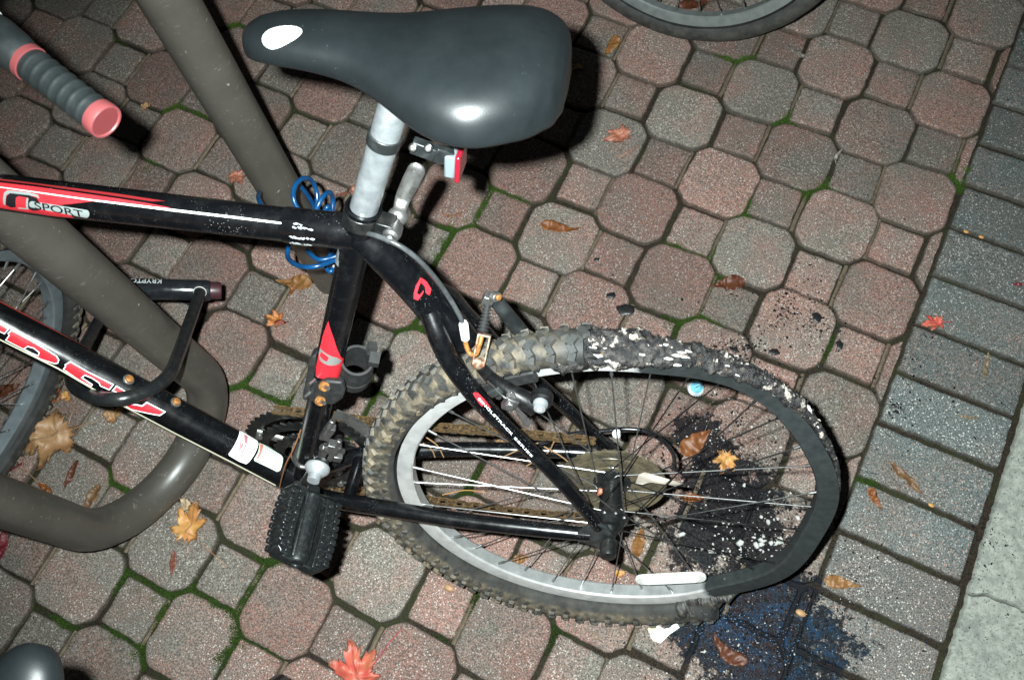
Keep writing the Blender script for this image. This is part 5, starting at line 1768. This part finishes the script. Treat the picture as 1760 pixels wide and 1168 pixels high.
def outline(kind):
    """closed outline in unit space, stem at (-1, 0) side, tip at (1, 0)"""
    if kind == 'maple':
        # centre near the stem end; lobes
        tips = [(0, 1.0), (R(46), .86), (R(100), .58), (R(150), .30)]
        pts = []
        def lobe(a, L, wd):
            return [(a - wd, L * .62), (a - wd * .80, L * .80), (a - wd * .55, L * .74), (a - wd * .33, L * .90), (a, L), (a + wd * .33, L * .90), (a + wd * .55, L * .74), (a + wd * .80, L * .80), (a + wd, L * .62)]
        seq = []
        for a, L, wd in ((R(-150), .34, R(14)), (R(-98), .62, R(18)), (R(-47), .88, R(19)), (0, 1.0, R(20)), (R(47), .88, R(19)), (R(98), .62, R(18)), (R(150), .34, R(14))):
            seq += lobe(a, L, wd)
            seq.append((a + wd + R(4), .47))
        for a, r in seq: pts.append(Vector((r * math.cos(a), r * math.sin(a))) * lr.uniform(.93, 1.05) + Vector((-.15, 0)))
        return pts
    if kind == 'frag':
        pts = []
        for k in range(22):
            a = 2 * math.pi * k / 22
            r = .75 + .28 * math.sin(3 * a + 1) * .5 + lr.uniform(-.16, .16)
            pts.append(Vector((r * math.cos(a), r * math.sin(a) * .8)))
        return pts
    # lanceolate / oval, with drawn out tip
    pts = []
    n = 13
    up = []
    for k in range(n + 1):
        t = k / n; x = -1 + 2 * t
        if kind == 'drop': y = .42 * max(0.0, math.sin(math.pi * t ** .62)) ** .9 * (1 - .25 * t)
        elif kind == 'thin': y = .17 * max(0.0, math.sin(math.pi * t ** .8)) ** .8
        else: y = .36 * max(0.0, math.sin(math.pi * t ** .82)) ** .95
        up.append((x, y * lr.uniform(.94, 1.06)))
    for x, y in up: pts.append(Vector((x, y)))
    for x, y in up[::-1][1:-1]: pts.append(Vector((x, -y)))
    return pts
def leaf(label, x, y, L, ang, kind, mt, z=.0015, curl=.25, fold=.2, stem=.0, wide=1.0, cat='leaf', bend=0.0, group='fallen leaves on the paving', normal=None, world_at=None):
    """L: length in photo pixels; ang: direction of the tip in the photo, degrees, anticlockwise"""
    a = R(ang)
    c = G(x, y, z)
    tipw = G(x + math.cos(a) * L / 2, y - math.sin(a) * L / 2, z)
    X = (tipw - c); hl = X.length; X.normalize()
    Y = Vector((0, 0, 1)).cross(X)
    pts = outline(kind)
    bm = bmesh.new(); vl = bm.verts.layers.float.new('vein'); rl_ = bm.verts.layers.float.new('rim')
    vv = [bm.verts.new((p.x, p.y * wide, 0)) for p in pts]
    for q_ in vv: q_[rl_] = 1.0
    f = bm.faces.new(vv)
    if kind in ('maple', 'frag'):
        c_0 = bm.verts.new((-.12, 0, 0)); bm.faces.remove(f)
        mid_ = [bm.verts.new((q_.co.x * .55 - .054, q_.co.y * .55, 0)) for q_ in vv]
        for k_ in range(len(vv)):
            e__ = (k_ + 1) % len(vv)
            bm.faces.new((vv[k_], vv[e__], mid_[e__], mid_[k_])); bm.faces.new((mid_[k_], mid_[e__], c_0))
    else: bmesh.ops.triangulate(bm, faces=[f])
    bmesh.ops.triangulate(bm, faces=bm.faces[:])
    bmesh.ops.subdivide_edges(bm, edges=bm.edges[:], cuts=2 if L < 40 else 4, use_grid_fill=True)
    bmesh.ops.triangulate(bm, faces=bm.faces[:])
    sd_ = lr.uniform(0, 90)
    for v_ in bm.verts:
        p = v_.co.copy()
        ve = max(0, 1 - abs(p.y) / .035)
        if kind == 'maple':
            rr = math.hypot(p.x + .15, p.y); an = math.atan2(p.y, p.x + .15)
            for ta in (0, R(47), R(-47), R(98), R(-98)):
                ve = max(ve if abs(an) < .3 else 0, max(0, 1 - abs(an - ta) * rr / .03))
        if kind in ('drop', 'oval', 'thin'):
            sv = abs(((p.x - abs(p.y) * 1.3) * 5.5) % 1.0 - .5)
            ve = max(ve, max(0, 1 - sv / .10) * .7)
        v_[vl] = ve
        h = abs(p.y) * fold * hl + (p.x ** 2) * curl * hl * .5
        h += noise.noise(Vector((p.x * 1.8 + sd_, p.y * 1.8, 0))) * curl * hl * .8
        h += noise.noise(Vector((p.x * 3.6 + sd_, p.y * 3.6, 7))) * .10 * hl
        h += noise.noise(Vector((p.x * 5 + sd_, p.y * 5, 3))) * .05 * hl - ve * .02 * hl
        bx = p.x; by = p.y + bend * (p.x ** 2) + noise.noise(Vector((p.x * 3 + sd_, p.y * 3, 8))) * .05
        v_.co = X * bx * hl + Y * by * hl + Vector((0, 0, h))
    zs = min(v_.co.z for v_ in bm.verts)
    for v_ in bm.verts: v_.co.z += -zs + .0004
    o = build('leaf', bm, mt if not isinstance(mt, str) else LM[mt], None, angle=80)
    so = o.modifiers.new('thickness', 'SOLIDIFY'); so.thickness = .00035; so.offset = 0
    o.location = (c.x, c.y, c.z)
    if stem:
        bm = bmesh.new()
        s0 = -X * hl * (1.0 if kind != 'maple' else .15)
        k = lr.uniform(-.4, .4)
        tube(bm, smooth_path([s0 + Vector((0, 0, .003)), s0 - X * hl * stem * .5 + Y * k * hl * .25 + Vector((0, 0, .004)), s0 - X * hl * stem + Y * k * hl * .7 + Vector((0, 0, .0015))], 5), .0007, 6)
        so_ = build('stem', bm, LM['tan'] if mt not in ('red', 'crimson') else LM['crimson'], o)
    return tag(o, label, cat, group)
leaf('large tan maple leaf with curled edges, left of the down tube', 95, 752, 172, 205, 'maple', 'tan', curl=.42, fold=.12, stem=.8, wide=.9)
leaf('crumpled orange-brown leaf just under the bend of the U-lock', 104, 668, 58, 80, 'drop', 'orange', curl=.6, fold=.7, wide=.9)
leaf('small ochre curl touching the crumpled leaf under the U-lock', 114, 682, 24, -60, 'frag', 'gold', curl=.5)
leaf('torn brown leaf scrap below the last red letter of the down tube', 198, 714, 44, 20, 'frag', 'tan', curl=.35)
leaf('golden maple leaf with raised lobes in front of the rack bend', 326, 906, 116, 62, 'maple', 'gold', curl=.46, fold=.1, wide=.8)
leaf('tattered cream and purple lobe on top of the golden maple leaf', 320, 868, 34, 95, 'frag', 'pale', curl=.5, z=.006)
leaf('pointed tan leaf standing against the inside of the rack bend', 160, 856, 58, 237, 'oval', 'tan', curl=.3, fold=.5)
leaf('narrow dark red-brown leaf inside the rack bend', 124, 815, 56, 245, 'thin', 'brown', curl=.3, fold=.4, wide=1.4)
leaf('small curled leaf on a long pale stalk inside the rack bend', 82, 842, 34, -40, 'oval', 'orange', curl=.6, stem=2.4)
leaf('dark red leaf edge half under the tube at the left edge', 22, 806, 48, 30, 'thin', 'crimson', curl=.3, stem=.8)
leaf('pinkish tan maple leaf beside the rack post above the top tube', 409, 306, 42, 300, 'maple', 'pink', curl=.3, wide=.95)
leaf('orange leaf with a curled point at the foot of the rack post', 507, 488, 64, 175, 'drop', 'gold', curl=.5, fold=.4)
leaf('small folded orange flap under the leaf at the rack post foot', 503, 499, 24, 250, 'oval', 'orange', curl=.5, z=.004)
leaf('small orange and crimson maple leaf below the rack post foot', 476, 551, 48, 165, 'maple', 'orange', curl=.5, stem=.7)
leaf('crimson lobe tucked under the small orange maple leaf', 485, 555, 26, 0, 'drop', 'crimson', curl=.3, z=.004)
leaf('orange-brown leaf showing between blue cable and seat clamp', 592, 377, 42, 250, 'drop', 'orange', curl=.3)
leaf('rosy leaf half hidden behind the aluminium seat post', 622, 325, 46, 70, 'frag', 'pink', curl=.3)
leaf('thin pale leaf tip left of the seat post foot', 592, 334, 34, 12, 'thin', 'pink', curl=.3)
leaf('brick-red split maple leaf on a paver right of the saddle', 1066, 234, 82, 200, 'maple', 'pink', curl=.14, fold=.06, wide=.6)
leaf('glossy brown leaf with a drawn-out tip, right of the seat stay curve', 963, 393, 70, -9, 'drop', 'orange', curl=.22, fold=.2, wide=.75)
leaf('dark red-brown leaf at the corner of two pavers above the burnt tyre', 1250, 489, 62, 188, 'drop', 'brown', curl=.25, fold=.3, wide=1.1)
leaf('orange-red three-lobed leaf at the edge of the border course', 1606, 556, 60, 190, 'maple', 'red', curl=.5, wide=.8, stem=.8)
leaf('long tan curled leaf on a border brick', 1556, 822, 84, -44, 'thin', 'tan', curl=.2, fold=.5, wide=1.1)
leaf('small orange leaf at the inner end of a border brick', 1503, 858, 46, -60, 'drop', 'orange', curl=.3, fold=.4, wide=.9)
leaf('bright ochre leaf on a border brick below the burnt rim', 1447, 1002, 66, -10, 'drop', 'gold', curl=.2, fold=.2, wide=.9)
leaf('orange-brown sickle-shaped leaf lying on the blue residue', 1247, 1122, 80, 138, 'drop', 'brown', curl=.2, fold=.25, bend=-.35, wide=.9)
leaf('large red and orange maple leaf cut by the bottom edge', 614, 1156, 142, 100, 'maple', 'red', curl=.36, fold=.08, wide=.95)
leaf('orange-brown leaf inside the wheel beside the derailleur cable', 1196, 760, 66, 40, 'drop', 'orange', curl=.2, fold=.2, wide=1.3)
leaf('orange maple leaf under the spokes on the scorched pavers', 1247, 790, 66, 250, 'maple', 'gold', curl=.25, wide=.95)
leaf('small orange leaf under the spokes below the maple leaf', 1190, 856, 42, 0, 'oval', 'orange', curl=.4, fold=.3)
leaf('orange leaf at the shadow of the saddle near the second wheel', 1050, 84, 44, 235, 'drop', 'gold', curl=.3)
leaf('brown leaf against the dark rear edge of the saddle', 982, 118, 46, 0, 'frag', 'tan', curl=.3)
leaf('red-brown leaf inside the second wheel at the top edge', 1190, 12, 60, 10, 'oval', 'brown', curl=.2)
leaf('bleached curled leaf below the second wheel', 1366, 94, 54, -18, 'thin', 'white', curl=.5, fold=.5, wide=1.2)
leaf('tiny pale curl in the joint between four pavers', 1436, 272, 26, 245, 'thin', 'white', curl=.5, bend=.3, wide=1.2)
leaf('red-brown leaf seen through the front wheel at the left edge', 10, 672, 62, 20, 'oval', 'brown', curl=.2)
leaf('dusky red maple lobe at the left edge below the rack', 6, 936, 60, 80, 'oval', 'crimson', curl=.3, wide=.9)
leaf('faded pinkish leaf flat on a paver below the rack bend', 298, 968, 46, 264, 'oval', 'pink', curl=.06, fold=.03, wide=.75)
leaf('orange leaf just inside the bottom of the rim', 890, 962, 36, 200, 'oval', 'gold', curl=.4, wide=1.2)
leaf('tiny tan leaf bit inside the rim below the hub', 1065, 985, 22, 10, 'frag', 'gold', curl=.3)
leaf('tan leaf standing behind the end of the rear axle', 1098, 932, 56, 75, 'oval', 'gold', curl=.4, fold=.4)
leaf('tiny yellow leaf below the bottom of the rear tyre', 1024, 1092, 20, 130, 'oval', 'pale', curl=.3)
leaf('small russet flake on a paver under the seat post shadow, left one', 770, 372, 16, 160, 'thin', 'orange', wide=1.5)
leaf('small russet flake on a paver under the seat post shadow, right one', 787, 369, 16, 200, 'thin', 'orange', wide=1.5)
leaf('curled brown scrap near the end of the handlebar grip shadow', 252, 186, 24, 20, 'frag', 'tan', curl=.7)
leaf('magenta leaf tip at the right edge of the picture', 1752, 489, 26, 0, 'thin', 'crimson', wide=1.3)
leaf('orange leaf showing beyond the chain inside the rim', 866, 756, 30, 10, 'oval', 'gold', curl=.2)
leaf('light brown catkin lying across a border brick', 1694, 628, 50, 80, 'thin', 'pale', curl=.1, wide=.9)
leaf('pale brown husk on the border brick below the red leaf', 1664, 717, 44, -8, 'thin', 'pale', curl=.1, wide=.7)
# seeds
for k, (x, y, lab) in enumerate(((1660, 399, 'left of two tan seeds in the joint of two border bricks'), (1686, 408, 'right of two tan seeds in the joint of two border bricks'), (1600, 868, 'orange seed in a joint near the small orange leaf'), (1376, 1053, 'round tan seed beside the blue residue'), (772, 1010, 'flat brown seed stuck on a paver below the rear tyre'))):
    bm = bmesh.new(); sphere(bm, (0, 0, .002), .0042 if k < 3 else .007, 0, 2, (1.2, .8, .4))
    o = build('seed', bm, LM['gold' if k < 3 else 'tan'], None); o.location = G(x, y, .001)
    tag(o, lab, 'seed', 'seeds on the paving')
# thin stalks
for k, (pts, mt, lab) in enumerate((([(548, 1168), (640, 1145), (668, 1105), (690, 1080)], 'crimson', 'red leaf stalk rising from the large maple leaf'),
     ([(345, 932), (365, 950), (390, 975)], 'tan', 'brown needle beside the golden maple leaf'),
     ([(212, 478), (214, 490), (222, 500)], 'tan', 'needle by the rack post near the U-lock'),
     ([(555, 650), (578, 640), (590, 645)], 'tan', 'short needle near the lock bracket'),
     ([(130, 690), (122, 715), (116, 735)], 'tan', 'pale stalk between crumpled leaf and large maple leaf'),
     ([(1100, 250), (1080, 262), (1062, 272)], 'pink', 'thin red twig below the brick-red maple leaf'),
     ([(760, 850), (800, 842), (835, 846)], 'gold', 'needle on the paver inside the rim'))):
    if k == 0: pts = pts[1:]
    b0_ = G(*pts[0], .004)
    bm = bmesh.new(); tube(bm, smooth_path([G(x, y, .003 + .003 * (i % 2)) - b0_ for i, (x, y) in enumerate(pts)], 5), .0008, 6)
    o = build('stalk', bm, LM[mt], None); o.location = b0_
    tag(o, lab, 'stalk', 'stalks and needles on the paving')
# leaf caught on the spoke protector
def bleaf(label, pix, w, mt, lift=.006):
    bm = bmesh.new(); vl = bm.verts.layers.float.new('vein')
    vv = [bm.verts.new(Bk(x, y, w + lift * (k % 3) / 2)) for k, (x, y) in enumerate(pix)]
    f = bm.faces.new(vv); bmesh.ops.triangulate(bm, faces=[f])
    o = build('leaf', bm, LM[mt], None); o.matrix_world = BM
    s_ = o.modifiers.new('thickness', 'SOLIDIFY'); s_.thickness = .0006
    tag(o, label, 'leaf', 'leaf pieces caught in the rear wheel')
bleaf('cream twisted leaf caught between spokes and spoke protector', [(1092, 830), (1098, 815), (1108, 811), (1122, 820), (1145, 824), (1168, 829), (1180, 833), (1166, 836), (1140, 831), (1120, 829), (1104, 832)], .0, 'white')
bleaf('small rosy leaf scrap caught beside the rear hub', [(1024, 845), (1030, 838), (1035, 840), (1036, 852), (1031, 855), (1026, 852)], .012, 'pink')

# ================================================================== litter
bc_ = G(1196, 667, 0)
bm = bmesh.new()
prof = [(.0001, .0072), (.0100, .0072), (.0108, .0080), (.0118, .0074), (.0130, .0050), (.0146, .0006), (.0140, .0004), (.0120, .0055), (.0001, .0058)]
lathe(bm, (0, 0, 0), (0, 0, 1), prof, 42, mis=[1, 1, 0, 0, 0, 0, 0, 0])
for v_ in bm.verts:
    r = math.hypot(v_.co.x, v_.co.y)
    if r > .0122:
        k = 1 + .035 * math.cos(21 * math.atan2(v_.co.y, v_.co.x)); v_.co.x *= k; v_.co.y *= k
o = build('bottle_cap', bm, [mat('white_cap_rim', (0.60, 0.63, 0.66), .35), mat('sky_blue_cap_top', (0.16, 0.52, 0.68), .4)], None, angle=50)
o.location = bc_; o.rotation_euler = (R(4), R(5), 0)
tag(o, 'white-rimmed sky-blue bottle cap inside the burnt wheel', 'bottle cap')
bm = bmesh.new(); tube(bm, [(-.004, -.0035, .0084), (.0, .0, .0086), (.003, .0045, .0084)], [.0004, .0009, .0005], 6); build('black_mark', bm, M_inkblack, o)
# scrap of white paper
pp = [(1116, 1084), (1122, 1076), (1132, 1074), (1142, 1080), (1158, 1072), (1172, 1064), (1176, 1067), (1168, 1078), (1150, 1090), (1135, 1105), (1122, 1100), (1117, 1092)]
b0_ = G(1140, 1088)
bm = bmesh.new(); vv = [bm.verts.new(G(x, y, .003 + .003 * ((k * 7) % 3)) - b0_) for k, (x, y) in enumerate(pp)]
f = bm.faces.new(vv); bmesh.ops.triangulate(bm, faces=[f]); bmesh.ops.subdivide_edges(bm, edges=bm.edges[:], cuts=2)
o = build('paper_scrap', bm, mat('white_paper', (0.65, 0.65, 0.62), .8), None); o.location = b0_
s_ = o.modifiers.new('thickness', 'SOLIDIFY'); s_.thickness = .0004
tag(o, 'torn white paper scrap under the bottom of the rear tyre', 'paper scrap')
bm = bmesh.new(); vv = [bm.verts.new(G(x, y, .0085) - b0_) for x, y in ((1113, 1080), (1124, 1073), (1130, 1078), (1128, 1088), (1117, 1088))]
bm.faces.new(vv); build('yellow_corner', bm, mat('yellow_paper', (0.62, 0.60, 0.30), .8), o)
# larger melted drops
def drop(label, x, y, rx, ry, m_=None, lab='melted rubber drop'):
    bm = bmesh.new()
    g = bmesh.ops.create_icosphere(bm, subdivisions=3, radius=1)
    k = (G(x + rx, y) - G(x, y)).length / rx
    for v_ in bm.verts:
        q = v_.co; n_ = 1 + .45 * noise.noise(Vector((q.x * 1.7 + x, q.y * 1.7 + y, 0)))
        v_.co = Vector((q.x * rx * k * n_, q.y * ry * k * n_, q.z * .0016 + .0008))
    o = build('melted_drop', bm, m_ or M_drop, None, angle=80); o.location = G(x, y, .0012); o.rotation_euler = (0, 0, R(25))
    tag(o, label, 'melted drop', 'drops of melted tyre on the pavers')
M_drop = worn('shiny_black_melt', (0.005, 0.005, 0.006), (0.012, 0.012, 0.012), 0.4, 0, 300, bump=.3)
drop('black melted blob at the paver corner above the burnt tyre', 1076, 533, 16, 11)
drop('small black drop with white ash on the paver right of the brake', 1051, 508, 8, 6)
drop('grey-black oval drop left of a square paver near the border', 1443, 593, 6, 9)
drop('black drop stuck beside the upper right of the burnt rim', 1330, 605, 10, 6)
drop('black soot drop on the octagon near the border, right of the burnt rim', 1404, 545, 8, 10)
drop('small black drop on the square paver above the charred tyre', 1026, 446, 5, 4)
drop('black crumb between two pavers left of the charred tyre shred', 1264, 602, 6, 6)

# char crumbs and ash scattered by the fire: nobody could count them
def scatter(nm, label, cat, m_, specs, seed, flat=.35):
    bm = bmesh.new(); q = random.Random(seed)
    for (cx, cy, sx, sy, n, s0, s1) in specs:
        for _ in range(n):
            x = q.gauss(cx, sx); y = q.gauss(cy, sy)
            z = 0.0012
            P = G(x, y, z); s = s0 * (s1 / s0) ** (q.random() ** 2.2)
            g = [Vector((q.uniform(-1, 1), q.uniform(-1, 1), 0)) for _k in range(1)]
            n_ = q.randint(5, 8); a0 = q.random() * 6.28
            el = q.uniform(.4, 1)
            rot_ = q.random() * 3.14
            lo, hi = [], []
            for k in range(n_):
                a = a0 + 2 * math.pi * k / n_; r = s * q.uniform(.45, 1.3)
                v_ = Vector((math.cos(a) * r, math.sin(a) * r * el, 0)); v_.rotate(Matrix.Rotation(rot_, 3, 'Z'))
                lo.append(bm.verts.new(P + v_)); hi.append(bm.verts.new(P + v_ * .75 + Vector((0, 0, s * flat * q.uniform(.5, 1.6)))))
            bm.faces.new(hi)
            for k in range(n_): bm.faces.new((lo[k], lo[(k + 1) % n_], hi[(k + 1) % n_], hi[k]))
    o = build(nm, bm, m_, None, smooth=False)
    return tag(o, label, cat, kind='stuff')
scatter('char_crumbs', 'black char crumbs scattered round the burnt wheel', 'char crumbs', mat('black_char', (0.005, 0.005, 0.006), .7, 0, .12),
  [(1235, 850, 56, 62, 1300, .0007, .0048), (1280, 950, 56, 50, 900, .0007, .0046), (1215, 745, 50, 38, 380, .0006, .0042), (1290, 1090, 80, 55, 1300, .0005, .0034), (1360, 560, 60, 45, 190, .0006, .0042), (1330, 720, 60, 60, 300, .0005, .0032), (1560, 690, 60, 60, 260, .0005, .0032), (1545, 700, 14, 9, 120, .0005, .003), (1670, 600, 12, 8, 60, .0005, .0026), (1500, 450, 90, 60, 90, .0005, .0024), (1470, 1010, 50, 70, 160, .0005, .0026), (1690, 940, 16, 22, 70, .0005, .003), (1720, 1020, 40, 60, 60, .0005, .0022), (1600, 560, 80, 60, 60, .0005, .0022), (1300, 900, 150, 150, 700, .0005, .0022), (1050, 500, 50, 50, 40, .0005, .0024), (1270, 600, 30, 15, 60, .0007, .004), (1450, 1020, 60, 80, 120, .0004, .002), (1120, 1120, 60, 40, 120, .0005, .0028), (1700, 900, 14, 18, 26, .0006, .0024), (1180, 880, 40, 60, 160, .0005, .0024), (1400, 300, 130, 110, 50, .0004, .0016), (1340, 255, 12, 10, 60, .0006, .0022), (1260, 500, 14, 8, 50, .0006, .0022), (1352, 528, 10, 14, 160, .0006, .0032), (1404, 545, 8, 12, 120, .0006, .0030), (1350, 560, 26, 16, 160, .0006, .0040), (1275, 595, 22, 8, 120, .0007, .0045), (1440, 590, 10, 20, 80, .0006, .0030), (1530, 480, 30, 20, 50, .0005, .0024), (1160, 520, 30, 20, 40, .0006, .0030), (1395, 478, 12, 14, 90, .0005, .0026), (1270, 345, 16, 8, 40, .0005, .0022), (935, 285, 30, 14, 50, .0005, .0024)], 5)
scatter('ash_flakes', 'white ash flakes scattered under the burnt wheel', 'ash flakes', mat('pale_ash', (0.34, 0.34, 0.32), .9),
  [(1250, 860, 66, 74, 260, .0005, .0036), (1322, 918, 36, 32, 110, .0012, .0070), (1245, 937, 34, 14, 26, .0024, .0095), (1225, 740, 30, 26, 110, .0005, .0028), (1290, 1080, 80, 60, 330, .0003, .0018), (1250, 1130, 30, 14, 14, .001, .005), (1310, 700, 60, 60, 60, .0004, .002), (1450, 1020, 70, 80, 60, .0003, .0018), (1310, 600, 22, 12, 12, .0008, .004), (1440, 790, 30, 40, 30, .0004, .002), (1050, 430, 10, 8, 18, .0006, .0026), (1050, 505, 8, 8, 16, .0006, .0026), (1070, 455, 10, 10, 10, .0005, .0022)], 6)
scatter('blue_residue', 'blue melted residue crumbs below the burnt wheel', 'blue residue', mat('blue_melt_crumb', (0.030, 0.090, 0.175), .5),
  [(1230, 1055, 30, 20, 420, .0004, .0020), (1310, 1110, 55, 40, 620, .0004, .0017), (1590, 1087, 22, 6, 30, .0004, .0018), (1290, 1070, 70, 30, 220, .0004, .0014)], 7)
